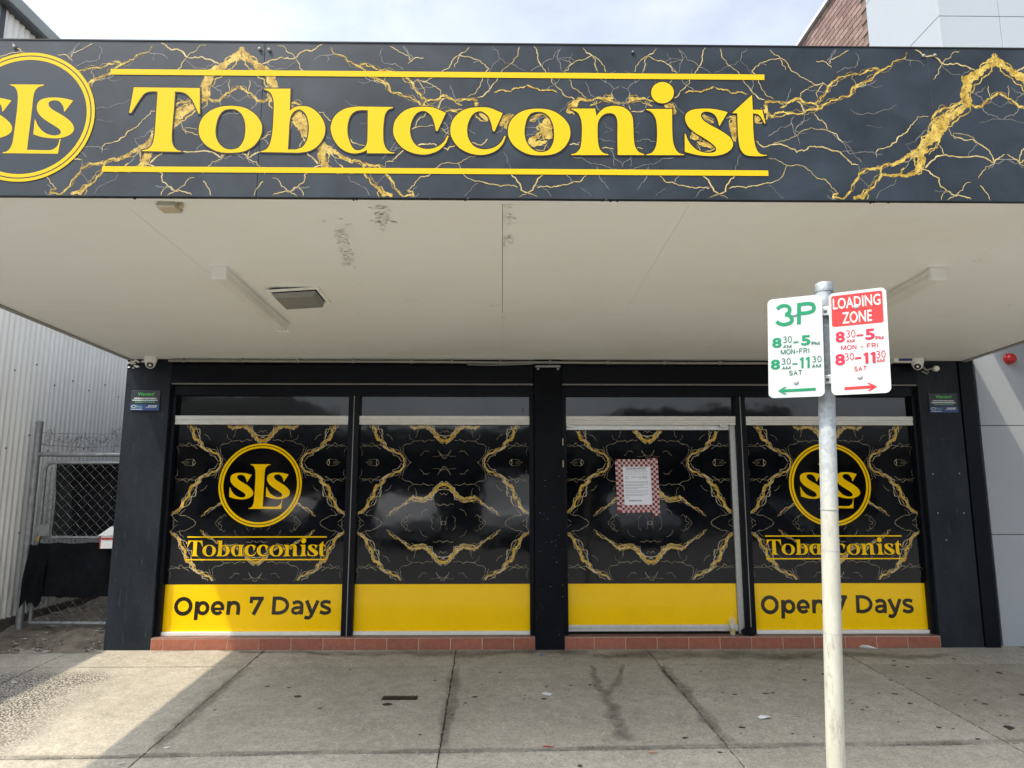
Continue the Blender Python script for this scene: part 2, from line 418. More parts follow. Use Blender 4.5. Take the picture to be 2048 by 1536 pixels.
# corrugated steel, shed wall
m, n, l, b = nodes('corrugated')
g = n.new('ShaderNodeNewGeometry'); pos = g.outputs['Position']
c = ramp(n, l, noise(n, l, mapping(n, l, pos, (1, 2.5, 0.5)), 2, 6, 0.6), (0.3, (0.83, 0.81, 0.745)), (0.7, (0.91, 0.895, 0.83)))
sep = n.new('ShaderNodeSeparateXYZ'); l.new(pos, sep.inputs[0])
lowr = n.new('ShaderNodeMapRange'); lowr.inputs['From Min'].default_value = 0.9; lowr.inputs['From Max'].default_value = 0.1; l.new(sep.outputs['Z'], lowr.inputs['Value'])
rust = math_n(n, l, 'MULTIPLY', lowr.outputs[0], ramp(n, l, noise(n, l, mapping(n, l, pos, (1, 9, 2)), 2, 6, 0.7), (0.4, 0.0), (0.65, 0.8)))
c = mix(n, l, rust, c, (0.26, 0.22, 0.17))
l.new(c, b.inputs['Base Color']); b.inputs['Roughness'].default_value = 0.55
plain('shed_trim', (0.30, 0.33, 0.31), 0.5, vary=0.1, scale=4)
plain('shed_dark', (0.05, 0.055, 0.06), 0.5)
plain('plinth', (0.09, 0.075, 0.06), 0.9, vary=0.5, scale=6, bump=0.6, bscale=40)
plain('gate_steel', (0.26, 0.265, 0.265), 0.5, metal=0.5, vary=0.3, scale=12)
plain('wire', (0.22, 0.215, 0.20), 0.45, metal=0.6, vary=0.2, scale=20)
plain('rust_wire', (0.16, 0.14, 0.125), 0.6, metal=0.4, vary=0.4, scale=20)
plain('shade_cloth', (0.0065, 0.007, 0.0085), 0.9, spec=0.12, vary=0.4, scale=14, bump=0.5, bscale=240)
plain('grey_tarp', (0.018, 0.021, 0.020), 0.8, spec=0.2, vary=0.4, scale=5, bump=0.4, bscale=20)
plain('brass', (0.50, 0.36, 0.12), 0.35, metal=0.8)
plain('letterbox_red', (0.45, 0.03, 0.03), 0.5)
# composite cladding panels of the neighbour
plain('cladding', (0.315, 0.34, 0.365), 0.30, vary=0.03, scale=0.8, coat=0.0)
plain('cladding_gap', (0.012, 0.013, 0.016), 0.7)
m, n, l, b = nodes('brick')
oi = n.new('ShaderNodeObjectInfo'); g = n.new('ShaderNodeNewGeometry')
c = ramp(n, l, oi.outputs['Random'], (0.0, (0.155, 0.095, 0.08)), (0.5, (0.20, 0.13, 0.108)), (1.0, (0.245, 0.165, 0.138)))
c = mix(n, l, 0.5, c, ramp(n, l, noise(n, l, g.outputs['Position'], 18, 5, 0.7), (0.3, 0.32), (0.7, 0.62)), 'OVERLAY')
l.new(c, b.inputs['Base Color']); b.inputs['Roughness'].default_value = 0.85
plain('mortar', (0.13, 0.095, 0.08), 0.95)
plain('cap_flashing', (0.66, 0.69, 0.70), 0.4, metal=0.2)
plain('alarm_red', (0.42, 0.012, 0.015), 0.3)
plain('litter_white', (0.70, 0.70, 0.70), 0.6)
plain('litter_blue', (0.02, 0.07, 0.42), 0.4)
plain('litter_orange', (0.62, 0.27, 0.12), 0.7)
plain('litter_red', (0.35, 0.03, 0.03), 0.6)
plain('gum', (0.03, 0.028, 0.025), 0.7, vary=0.3, scale=60)
plain('grate', (0.035, 0.022, 0.018), 0.6, metal=0.3, vary=0.4, scale=60)
plain('leaf', (0.05, 0.045, 0.02), 0.8)
m, n, l, b = nodes('clear_plastic')
b.inputs['Base Color'].default_value = (0.85, 0.86, 0.82, 1); b.inputs['Roughness'].default_value = 0.08; b.inputs['Alpha'].default_value = 0.16
m, n, l, b = nodes('drink')
b.inputs['Base Color'].default_value = (0.42, 0.36, 0.05, 1); b.inputs['Roughness'].default_value = 0.15; b.inputs['Alpha'].default_value = 0.75
plain('straw', (0.72, 0.55, 0.25), 0.4)
# dark damp stain on the paving, half transparent
def stain(name, col, alpha, scale):
    m, n, l, b = nodes(name)
    g = n.new('ShaderNodeNewGeometry')
    b.inputs['Base Color'].default_value = (*col, 1); b.inputs['Roughness'].default_value = 0.75
    a = math_n(n, l, 'MULTIPLY', ramp(n, l, noise(n, l, g.outputs['Position'], scale, 5, 0.65), (0.30, 0.15), (0.65, 1.0)), alpha)
    an = n.new('ShaderNodeAttribute'); an.attribute_name = 'soft'
    l.new(math_n(n, l, 'MULTIPLY', a, an.outputs['Fac']), b.inputs['Alpha'])
stain('damp', (0.08, 0.073, 0.06), 0.50, 11)
stain('damp_faint', (0.07, 0.062, 0.048), 0.50, 5)
stain('wall_dirt', (0.055, 0.045, 0.03), 0.60, 5)
# things across the street
plain('far_wall', (0.14, 0.14, 0.145), 0.8, vary=0.3, scale=0.5)
plain('far_wall_pale', (0.45, 0.43, 0.39), 0.8, vary=0.15, scale=0.5)
plain('far_glass', (0.02, 0.024, 0.03), 0.1)
plain('car_white', (0.78, 0.79, 0.80), 0.25, coat=0.6)
plain('car_silver', (0.42, 0.44, 0.46), 0.28, metal=0.5, coat=0.5)
plain('car_dark', (0.03, 0.035, 0.045), 0.25, coat=0.6)
plain('tyre', (0.02, 0.02, 0.02), 0.8)
plain('rim', (0.5, 0.5, 0.5), 0.35, metal=0.8)
plain('tail_red', (0.4, 0.02, 0.02), 0.25)

# ------------------------------------------------------------------ outlines, lettering, veins
def dense(pts, k=5):
    """closed outline; (x,y) smooth points and (x,y,1) corners -> dense polygon"""
    n = len(pts); out = []
    for i in range(n):
        p0, p1, p2, p3 = pts[i - 1], pts[i], pts[(i + 1) % n], pts[(i + 2) % n]
        c1, c2 = len(p1) > 2, len(p2) > 2
        a = Vector(p1[:2]); d = Vector(p2[:2])
        if c1 and c2: out.append(a); continue
        t1 = (d - Vector(p0[:2])) * 0.5 if not c1 else (d - a)
        t2 = (Vector(p3[:2]) - a) * 0.5 if not c2 else (d - a)
        L = (d - a).length
        for t in (t1, t2):
            if t.length > 1.3 * L: t *= 1.3 * L / t.length
        for j in range(k):
            u = j / k; u2, u3 = u * u, u * u * u
            out.append(a * (2 * u3 - 3 * u2 + 1) + t1 * (u3 - 2 * u2 + u) + d * (-2 * u3 + 3 * u2) + t2 * (u3 - u2))
    return out
def area(c): return sum(c[i - 1][0] * c[i][1] - c[i][0] * c[i - 1][1] for i in range(len(c))) / 2
def grow(c, d):
    """offset of a closed polygon, outwards for d > 0"""
    sgn = 1 if area(c) > 0 else -1; out = []; n = len(c)
    for i in range(n):
        a, p, q = Vector(c[i - 1]), Vector(c[i]), Vector(c[(i + 1) % n])
        e1, e2 = p - a, q - p
        if e1.length < 1e-7 or e2.length < 1e-7: continue
        n1 = Vector((e1.y, -e1.x)).normalized() * sgn; n2 = Vector((e2.y, -e2.x)).normalized() * sgn
        mm = n1 + n2
        if mm.length < 1e-4: mm = n1
        mm.normalize(); out.append(p + mm * d / max(0.5, mm.dot(n1)))
    return out
def fill(mb, contours, P, m=0):
    flat = [v for c in contours for v in c]
    tri = tessellate_polygon([[Vector((v[0], v[1], 0)) for v in c] for c in contours])
    mb.add([P(v[0], v[1]) for v in flat], tri, m)
    return mb
def wallP(Y): return lambda x, z: (x, Y, z)

G = {}   # glyph outlines, traced: zoom window origin, zoom, contours
T1 = (240, 150, 6.4); T2 = (500, 150, 6.4); T3 = (1100, 150, 6.4); T4 = (1340, 150, 8.533); T5 = (680, 60, 2.9257); T6 = (0, 95, 5.4857)
G['T'] = (T1, [[(182, 162, 1), (1025, 172, 1), (1025, 498, 1), (1010, 500, 1), (975, 420), (925, 320), (860, 252), (790, 222), (708, 216, 1), (695, 420), (675, 650), (666, 800), (680, 895), (725, 957), (790, 978, 1), (790, 987, 1), (285, 978, 1), (285, 970, 1), (360, 950), (415, 895), (442, 800), (457, 650), (487, 216, 1), (400, 214), (320, 240), (262, 310), (200, 405), (148, 488, 1), (122, 488, 1)]])
G['o'] = (T1, [[(1415, 400), (1600, 425), (1735, 510), (1805, 610), (1820, 690), (1800, 790), (1720, 905), (1590, 980), (1420, 1000), (1250, 982), (1110, 905), (1035, 810), (1012, 715), (1035, 600), (1110, 500), (1240, 425)],
                 [(1420, 440), (1500, 455), (1570, 520), (1605, 620), (1608, 730), (1590, 830), (1540, 915), (1480, 950), (1410, 958), (1340, 940), (1280, 890), (1240, 820), (1225, 735), (1235, 640), (1270, 530), (1330, 460)]])
G['b'] = (T2, [[(185, 180, 1), (520, 180, 1), (513, 460, 1), (570, 420), (650, 403), (760, 415), (860, 480), (935, 580), (965, 690), (945, 800), (880, 900), (780, 970), (650, 996), (560, 997, 1), (140, 990, 1), (140, 982, 1), (205, 958), (252, 900), (280, 800), (295, 690), (305, 500), (308, 380), (293, 290), (255, 222), (185, 189, 1)],
                 [(488, 958, 1), (590, 958, 1), (680, 920), (735, 830), (757, 700), (745, 580), (705, 490), (640, 446), (578, 465), (530, 520), (510, 600), (500, 750)]])
G['a'] = (T2, [[(1240, 430), (1380, 410), (1500, 411, 1), (1830, 415, 1), (1830, 425, 1), (1770, 450), (1730, 510), (1712, 620), (1706, 740), (1712, 860), (1740, 940), (1790, 985), (1850, 998, 1), (1850, 1006, 1), (1500, 1006, 1), (1500, 962, 1), (1440, 990), (1350, 1008), (1250, 990), (1150, 930), (1075, 830), (1038, 720), (1040, 640), (1075, 550), (1140, 480)],
                 [(1510, 455, 1), (1508, 700), (1500, 870), (1460, 940), (1390, 968), (1330, 950), (1285, 880), (1255, 780), (1248, 690), (1262, 590), (1300, 510), (1360, 465), (1430, 453, 1)]])
G['c'] = (T5, [[(480, 452), (545, 456), (620, 487, 1), (571, 592, 1), (562, 592, 1), (550, 540), (530, 498), (490, 475), (448, 490), (420, 535), (410, 590), (420, 640), (450, 680), (500, 698), (560, 690), (605, 660), (629, 619, 1), (636, 623, 1), (615, 670), (570, 710), (500, 730), (430, 722), (365, 690), (325, 640), (312, 590), (325, 530), (370, 480), (420, 458)]])
G['n'] = (T3, [[(270, 435, 1), (575, 435, 1), (595, 530, 1), (645, 465), (720, 417), (820, 400), (930, 415), (1010, 470), (1055, 550), (1065, 680), (1070, 800), (1085, 910), (1130, 985), (1205, 1018, 1), (1205, 1028, 1), (865, 1028, 1), (862, 800), (862, 600), (840, 530), (800, 498), (740, 493), (680, 515), (625, 580), (608, 660), (608, 780), (615, 880), (640, 960), (690, 1005), (745, 1018, 1), (745, 1028, 1), (270, 1028, 1), (270, 1018, 1), (330, 1003), (380, 950), (400, 870), (408, 740), (405, 620), (385, 540), (345, 480), (270, 443, 1)]])
G['i'] = (T3, [[(1228, 440, 1), (1560, 440, 1), (1562, 700), (1572, 850), (1600, 945), (1650, 1003), (1712, 1020, 1), (1712, 1029, 1), (1232, 1029, 1), (1232, 1020, 1), (1300, 1000), (1345, 940), (1365, 860), (1370, 740), (1360, 600), (1335, 530), (1290, 475), (1228, 448, 1)]])
G['dot'] = (T3, [[(1438 + 145 * math.cos(a * math.pi / 8), 231 - 136 * math.sin(a * math.pi / 8)) for a in range(16)]])
G['s'] = (T4, [[(980, 640, 1), (842, 874, 1), (834, 870, 1), (815, 795), (785, 720), (730, 662), (650, 632), (570, 637), (527, 672), (532, 730), (580, 790), (660, 845), (780, 910), (900, 980), (1010, 1060), (1065, 1150), (1066, 1220), (1020, 1290), (920, 1350), (780, 1383), (620, 1385), (440, 1365), (250, 1315, 1), (248, 1008, 1), (262, 1010, 1), (300, 1110), (360, 1200), (450, 1280), (560, 1325), (680, 1335), (760, 1315), (785, 1272), (760, 1220), (680, 1150), (560, 1070), (440, 1000), (330, 910), (270, 810), (255, 720), (290, 650), (380, 600), (520, 582), (680, 582), (830, 602)]])
G['t'] = (T4, [[(1395, 345, 1), (1408, 600, 1), (1570, 600, 1), (1625, 830, 1), (1608, 836, 1), (1570, 760), (1530, 702), (1480, 670), (1410, 660, 1), (1415, 900), (1430, 1100), (1460, 1240), (1510, 1330), (1580, 1366), (1650, 1368, 1), (1650, 1380, 1), (1550, 1390), (1400, 1388), (1290, 1370), (1222, 1310), (1182, 1220), (1160, 1050), (1150, 850), (1145, 660, 1), (1058, 655, 1)]])
G['L'] = (T6, [[(115, 408, 1), (485, 410, 1), (485, 420, 1), (430, 437), (390, 478), (370, 545), (355, 680), (300, 1125, 1), (540, 1130), (600, 1112), (640, 1070), (660, 1005, 1), (670, 1005, 1), (640, 1168, 1), (32, 1162, 1), (32, 1155, 1), (90, 1135), (130, 1080), (150, 1000), (190, 700), (200, 540), (190, 480), (165, 437), (115, 415, 1)]])
G['S'] = (T6, [[(808, 585, 1), (714, 707, 1), (707, 703, 1), (698, 650), (665, 602), (620, 583), (570, 588), (538, 610), (545, 650), (590, 690), (660, 730), (730, 775), (790, 830), (815, 885), (800, 935), (740, 975), (650, 998), (560, 998), (460, 985), (370, 955, 1), (385, 795, 1), (395, 797, 1), (415, 850), (460, 910), (520, 950), (590, 968), (650, 960), (672, 935), (655, 900), (600, 860), (520, 810), (450, 755), (415, 700), (410, 640), (440, 585), (510, 558), (600, 552), (700, 560)]])
YF = -3.52        # face of the fascia sign
def glyph(key, dx=0, dy=0):
    """outline in metres on the fascia (x, z); dx, dy shift in zoom pixels before measuring"""
    (ox, oy, s), cs = G[key]; out = []
    for c in cs:
        out.append([(lambda p: (p.x, p.z))(at(ox + (v.x + dx) / s, oy + (v.y + dy) / s, YF)) for v in dense(c)])
    return out
def shifted(contours, dx, dz): return [[(x + dx, z + dz) for x, z in c] for c in contours]
def extent(contours):
    xs = [p[0] for c in contours for p in c]; zs_ = [p[1] for c in contours for p in c]
    return min(xs), max(xs), min(zs_), max(zs_)
g_o, g_c = glyph('o'), glyph('c')
o2x = at(680 + 983 / 2.9257, 240, YF).x; c2x = at(680 + 647 / 2.9257, 240, YF).x
WORD = [('T', glyph('T')), ('o', g_o), ('b', glyph('b')), ('a', glyph('a')), ('c', g_c), ('c', shifted(g_c, c2x - extent(g_c)[0], 0)),
        ('o', shifted(g_o, o2x - extent(g_o)[0], extent(g_c)[2] - extent(g_o)[2])), ('n', glyph('n')), ('i', glyph('i') + glyph('dot')), ('s', glyph('s')), ('t', glyph('t'))]
WX0, WX1 = extent(WORD[0][1])[0], extent(WORD[-1][1])[1]
WZ0, WZ1 = extent(WORD[0][1])[2], extent(WORD[0][1])[3]

def fractal(pts, rng, amp=0.09, minlen=0.012):
    """(x, z, w) polyline -> wobbly dense polyline"""
    out = [pts[0]]
    def rec(a, b):
        dx, dz = b[0] - a[0], b[1] - a[1]; L = math.hypot(dx, dz)
        if L < minlen: out.append(b); return
        o = rng.gauss(0, amp) * L
        mid = ((a[0] + b[0]) / 2 - dz / L * o, (a[1] + b[1]) / 2 + dx / L * o, (a[2] + b[2]) / 2 * rng.uniform(0.72, 1.3))
        rec(a, mid); rec(mid, b)
    for a, b in zip(pts, pts[1:]): rec(a, b)
    return out
def braid(base, rng, minlen):
    """loose strands running beside a thick vein"""
    out = []
    for side in (-1, 1):
        pts = []
        for i, (x, z, w) in enumerate(base):
            a, c = base[max(0, i - 1)], base[min(len(base) - 1, i + 1)]
            dx, dz = c[0] - a[0], c[1] - a[1]; L = math.hypot(dx, dz) or 1
            o = side * w * rng.uniform(0.35, 1.05)
            pts.append((x - dz / L * o, z + dx / L * o, min(w * 0.22, 0.006)))
        out.append(fractal(pts, rng, 0.14, minlen))
    return out
def cracks(base, rng, n, lmin, lmax, w):
    """short jagged side cracks branching off a vein"""
    out = []
    for _ in range(n):
        i = rng.randrange(len(base) - 1); t = rng.random(); a, c = base[i], base[i + 1]
        x, z = a[0] + (c[0] - a[0]) * t, a[1] + (c[1] - a[1]) * t
        th = math.atan2(c[1] - a[1], c[0] - a[0]) + rng.choice((-1, 1)) * rng.uniform(.4, 1.3); L = rng.uniform(lmin, lmax); pts = [(x, z, w)]
        for q in range(rng.randint(2, 4)):
            th += rng.uniform(-.6, .6); x += math.cos(th) * L / 3; z += math.sin(th) * L / 3; pts.append((x, z, w * (.9 - .18 * q)))
        out.append(fractal(pts, rng, 0.10, 0.012))
        if rng.random() < .5:
            x, z, _w = pts[1]; th2 = th + rng.choice((-1, 1)) * .9
            out.append(fractal([(x, z, w * .8), (x + math.cos(th2) * L * .3, z + math.sin(th2) * L * .3, w * .6), (x + math.cos(th2 + .3) * L * .5, z + math.sin(th2 + .3) * L * .5, w * .4)], rng, 0.1, 0.012))
    return out
def ribbon(mb, pts, y, box, m=0):
    """flat printed vein: runs of (x, z, w) inside box"""
    x0, x1, z0, z1 = box; run = []
    def flush():
        if len(run) >= 2:
            n = len(run); vs = []
            for i, (x, z, w) in enumerate(run):
                a, c = run[max(0, i - 1)], run[min(n - 1, i + 1)]
                dx, dz = c[0] - a[0], c[1] - a[1]; L = math.hypot(dx, dz) or 1
                h = w / 2 * (0.35 if i in (0, n - 1) else 1)
                for sgn in (-1, 1):
                    vs.append((min(x1, max(x0, x - dz / L * h * sgn)), y - i * 1e-6, min(z1, max(z0, z + dx / L * h * sgn))))
            mb.add(vs, [(2 * i, 2 * i + 1, 2 * i + 3, 2 * i + 2) for i in range(n - 1)], m)
        run.clear()
    for p in pts:
        if x0 <= p[0] <= x1 and z0 <= p[1] <= z1: run.append(p)
        else: flush()
    flush()

def text_geo(body, bold=0.0):
    cu = bpy.data.curves.new('t', 'FONT'); cu.body = body; cu.offset = bold; cu.resolution_u = 3
    o = bpy.data.objects.new('t', cu); me = o.to_mesh()
    vs = [(v.co.x, v.co.y) for v in me.vertices]; fs = [tuple(p.vertices) for p in me.polygons]
    o.to_mesh_clear(); bpy.data.objects.remove(o); bpy.data.curves.remove(cu)
    return vs, fs
def text_mb(mb, body, u0, u1, v0, v1, P, bold=0.0, m=0):
    vs, fs = text_geo(body, bold)
    xs = [v[0] for v in vs]; ys = [v[1] for v in vs]
    a, b_, c, d = min(xs), max(xs), min(ys), max(ys)
    mb.add([P(u0 + (x - a) / (b_ - a) * (u1 - u0), v0 + (y - c) / max(1e-6, d - c) * (v1 - v0)) for x, y in vs], fs, m)
    return mb
def stroke(mb, pts, w, P, closed=False, m=0):
    """flat line of even width in (u, v)"""
    n = len(pts); vs = []
    for i in range(n):
        a = pts[i - 1] if (closed or i) else pts[i]; c = pts[(i + 1) % n] if (closed or i < n - 1) else pts[i]
        e1 = Vector((pts[i][0] - a[0], pts[i][1] - a[1])); e2 = Vector((c[0] - pts[i][0], c[1] - pts[i][1]))
        if e1.length < 1e-9: e1 = e2
        if e2.length < 1e-9: e2 = e1
        n1 = Vector((-e1.y, e1.x)).normalized(); n2 = Vector((-e2.y, e2.x)).normalized()
        mm = (n1 + n2); mm = mm.normalized() if mm.length > 1e-4 else n1
        h = w / 2 / max(0.6, mm.dot(n1))
        vs += [P(pts[i][0] - mm.x * h, pts[i][1] - mm.y * h), P(pts[i][0] + mm.x * h, pts[i][1] + mm.y * h)]
    k = n if closed else n - 1
    mb.add(vs, [(2 * i, 2 * ((i + 1) % n), 2 * ((i + 1) % n) + 1, 2 * i + 1) for i in range(k)], m)
    return mb
def curve_pts(pts, k=6):
    out = []
    for i in range(len(pts) - 1):
        p0, p1, p2, p3 = [Vector(pts[max(0, min(len(pts) - 1, j))]) for j in (i - 1, i, i + 1, i + 2)]
        for j in range(k):
            u = j / k
            out.append(tuple(0.5 * ((2 * p1) + (p2 - p0) * u + (2 * p0 - 5 * p1 + 4 * p2 - p3) * u * u + (3 * p1 - p0 - 3 * p2 + p3) * u ** 3)))
    out.append(tuple(pts[-1])); return out
def arc(cx, cy, r, a0, a1, n=20, ry=None):
    return [(cx + r * math.cos(R(a0 + (a1 - a0) * i / n)), cy + (ry or r) * math.sin(R(a0 + (a1 - a0) * i / n))) for i in range(n + 1)]
def ring_mb(mb, cx, cz, r0, r1, P, n=72, m=0):
    vs = []
    for i in range(n):
        a = 2 * math.pi * i / n
        vs += [P(cx + r0 * math.cos(a), cz + r0 * math.sin(a)), P(cx + r1 * math.cos(a), cz + r1 * math.sin(a))]
    mb.add(vs, [(2 * i, 2 * i + 1, 2 * ((i + 1) % n) + 1, 2 * ((i + 1) % n)) for i in range(n)], m); return mb
def disc_mb(mb, cx, cz, r, P, n=72, m=0):
    mb.add([P(cx + r * math.cos(2 * math.pi * i / n), cz + r * math.sin(2 * math.pi * i / n)) for i in range(n)], [tuple(range(n))], m); return mb

# ================================================================== THE SETTING
rng = random.Random(7)
mb = MB().quad((-300, -300, -0.335), (300, -300, -0.335), (300, 300, -0.335), (-300, 300, -0.335))
tag(mb.build('ground', 'dirt'), kind='structure')
mb = MB().quad((-120, -17.5, -0.325), (120, -17.5, -0.325), (120, -4.74, -0.305), (-120, -4.74, -0.305))
tag(mb.build('road', 'asphalt'), kind='structure')
mb = MB().box(-60, 60, -4.75, -4.6, -0.36, gz(-4.6) - 0.002)
tag(mb.build('kerb', 'far_concrete', bevel=0.015), kind='structure')
mb = MB().box(-60, 60, -20.5, -17.5, -0.36, -0.17)
tag(mb.build('far_footpath', 'far_concrete', bevel=0.015), kind='structure')

# footpath: base bed with slabs laid on it, joints open between them
fp = MB().quad((-14, -4.605, gz(-4.605) - 0.014), (14, -4.605, gz(-4.605) - 0.014), (14, 0.3, gz(0.3) - 0.014), (-14, 0.3, gz(0.3) - 0.014)).build('footpath', 'joint')
tag(fp, kind='structure')
XC = [-2.222 + 1.79 * k for k in range(-5, 6)]
ROWS = [(-4.6, -2.25), (-2.25, -0.50), (-0.50, 0.20)]
def edge(a, b, n, amp, rg):
    pts = []
    for i in range(n):
        t = i / n
        pts.append((a[0] + (b[0] - a[0]) * t + rg.uniform(-amp, amp), a[1] + (b[1] - a[1]) * t + rg.uniform(-amp, amp)))
    return pts
for r, (y0, y1) in enumerate(ROWS):
    for k in range(len(XC) - 1):
        x0, x1 = XC[k], XC[k + 1]
        if r == 2 and x1 < -5: continue
        if x0 > 7.5: continue
        g_ = 0.0058
        sk = 0.022     # the joints run a touch off square
        jy = lambda y, x: -2.205 + 0.0245 * x if y == -2.25 else y      # the long joint is not quite square to the wall
        cs = [(x0 + g_ - sk * y0, jy(y0, x0) + g_), (x1 - g_ - sk * y0, jy(y0, x1) + g_), (x1 - g_ - sk * y1, jy(y1, x1) - g_), (x0 + g_ - sk * y1, jy(y1, x0) - g_)]
        rg = random.Random(100 + r * 20 + k)
        amp = 0.0045
        out = edge(cs[0], cs[1], 44, amp, rg) + edge(cs[1], cs[2], 44 if r < 2 else 14, amp, rg) + edge(cs[2], cs[3], 44, amp, rg) + edge(cs[3], cs[0], 44 if r < 2 else 14, amp, rg)
        dz = rg.uniform(-0.002, 0.002)
        mb = MB(); n_ = len(out)
        top = [(x, y, gz(y) + dz) for x, y in out]; bot = [(x, y, gz(y) - 0.03) for x, y in out]
        mb.add(top + bot, [tuple(range(n_))] + [(i, (i + 1) % n_, n_ + (i + 1) % n_, n_ + i) for i in range(n_)])
        mat = 'asphalt' if (r == 2 and x0 > 4.9) else 'concrete'
        mb.build('slab', mat, fp)
# damp run-off stains and grime along the joints, thin films on the slabs
def film(pts_w, mat, name='stain', lift=0.0035):
    mb = MB(); n_ = len(pts_w); vs = []; soft = []; K = (-1, -.55, 0, .55, 1)
    for i, (x, y, w) in enumerate(pts_w):
        a, c = pts_w[max(0, i - 1)], pts_w[min(n_ - 1, i + 1)]
        dx, dy = c[0] - a[0], c[1] - a[1]; L = math.hypot(dx, dy) or 1
        for kk in K:
            qx, qy = x - dy / L * w * .75 * kk, y + dx / L * w * .75 * kk
            vs.append((qx, qy, gz(qy) + lift)); soft.append(max(0, 1 - abs(kk)) * (0 if i in (0, n_ - 1) else 1) * (1.0 if abs(kk) < .1 else 1.6))
    m5 = len(K)
    mb.add(vs, [(m5 * i + j, m5 * i + j + 1, m5 * (i + 1) + j + 1, m5 * (i + 1) + j) for i in range(n_ - 1) for j in range(m5 - 1)])
    o = mb.build(name, mat, fp, fix=False)
    at_ = o.data.attributes.new('soft', 'FLOAT', 'POINT'); at_.data.foreach_set('value', soft)
    return o
def gpath(pts, jit=0.012, seed=1):
    rg = random.Random(seed); q = [(on_ground(x, y), w) for x, y, w in pts]
    dens = fractal([(p.x, p.y, w) for p, w in q], rg, 0.06, 0.05)
    return dens
film(gpath([(1180, 1330, .03), (1196, 1362, .05), (1212, 1388, .07), (1228, 1420, .075), (1240, 1452, .085), (1250, 1484, .09)], seed=3), 'damp')
film(gpath([(1245, 1328, .03), (1240, 1352, .04), (1226, 1374, .05), (1214, 1388, .05)], seed=4), 'damp', lift=0.0042)
film(gpath([(1330, 1332, .02), (1350, 1370, .03)], seed=5), 'damp_faint', lift=0.0037)
film(gpath([(1180, 1312, .10), (1330, 1312, .22), (1500, 1310, .20), (1700, 1309, .16), (1900, 1310, .06)], seed=6), 'damp_faint', lift=0.0047)
film(gpath([(300, 1307, .05), (700, 1309, .10), (870, 1308, .16), (1000, 1307, .10), (1180, 1306, .14)], seed=8), 'damp_faint', lift=0.0049)
film([(x, -2.19 + 0.0245 * x + rng.uniform(-.01, .01), rng.uniform(.03, .08)) for x in [-3.4 + .22 * q for q in range(36)]], 'damp_faint', lift=0.0052)
for i, X in enumerate(XC[5:8]):
    film([(X + 0.02 - 0.022 * yy + rng.uniform(-.01, .01), yy, rng.uniform(.05, .12)) for yy in [-.52 - .12 * q for q in range(15)]], 'damp_faint', lift=0.0056 + i * 0.0003)
# trodden-in gum and dark spots
gum_mesh = None
spots = [(595, 1393, 1.4), (578, 1375, .9), (535, 1373, .9), (775, 1409, 1.6), (950, 1394, 1.0), (1088, 1398, 1), (1180, 1370, .7), (1652, 1349, 1.5), (1610, 1360, .9), (1857, 1357, 1.4), (1788, 1331, 1.2), (1788, 1322, 1), (1815, 1334, 1.1), (1908, 1318, 1.1), (1998, 1346, 1.6),
         (2018, 1455, 1.7), (2046, 1390, 1.8), (1470, 1389, 1.0), (1532, 1387, 1.2), (1546, 1386, .8), (1484, 1455, 1.0), (1370, 1476, .8), (1820, 1407, 1.3), (1790, 1388, 1.0), (1878, 1455, .9), (1700, 1400, .6), (1970, 1408, 1), (1955, 1342, .9), (1160, 1532, 1.0), (640, 1417, .8), (700, 1340, .7), (1000, 1345, .8), (430, 1420, .7), (1560, 1340, .9), (1600, 1335, .8), (1725, 1420, .7), (1440, 1505, .8), (905, 1430, .7), (840, 1470, .6)]
for i in range(34): spots.append((rng.uniform(700, 2040), rng.uniform(1340, 1480), rng.uniform(0.3, 0.7)))
gm = MB(); gm.lathe([(0.018, 0), (0.016, 0.0012), (0.006, 0.0022)], n=9)
gme = gm.mesh('gum_spot'); gme.materials.append(M['gum'])
for x, y, s_ in spots:
    p = on_ground(x, y)
    o = bpy.data.objects.new('gum_spot', gme); link(o, fp)
    o.location = (p.x, p.y, p.z + 0.0012); o.scale = (s_ * rng.uniform(.8, 1.6), s_ * rng.uniform(.6, 1.1), 1); o.rotation_euler = (R(2.1), 0, rng.uniform(-.5, .5))
# grit and crumbs lodged in the joints
mb = MB()
for k in range(900):
    if rng.random() < 0.6:
        x = rng.uniform(-4, 5); y = rng.choice((-2.205 + 0.0245 * x, -2.205 + 0.0245 * x, -0.5)) + rng.gauss(0, 0.008)
    else:
        y = rng.uniform(-2.6, 0); x = rng.choice(XC[4:9]) - 0.022 * y + rng.gauss(0, 0.006)
    s_ = rng.uniform(0.002, 0.0055); z = gz(y) + 0.001
    vs = [(x + s_ * math.cos(a) * rng.uniform(.6, 1.4), y + s_ * math.sin(a), z) for a in (0, 1.6, 3.1, 4.7)] + [(x, y, z + s_ * 0.8)]
    mb.add(vs, [(0, 1, 4), (1, 2, 4), (2, 3, 4), (3, 0, 4)], rng.choice((0, 0, 0, 1)))
tag(mb.build('joint_grit', ['plinth', 'litter_white'], fp), kind='stuff')

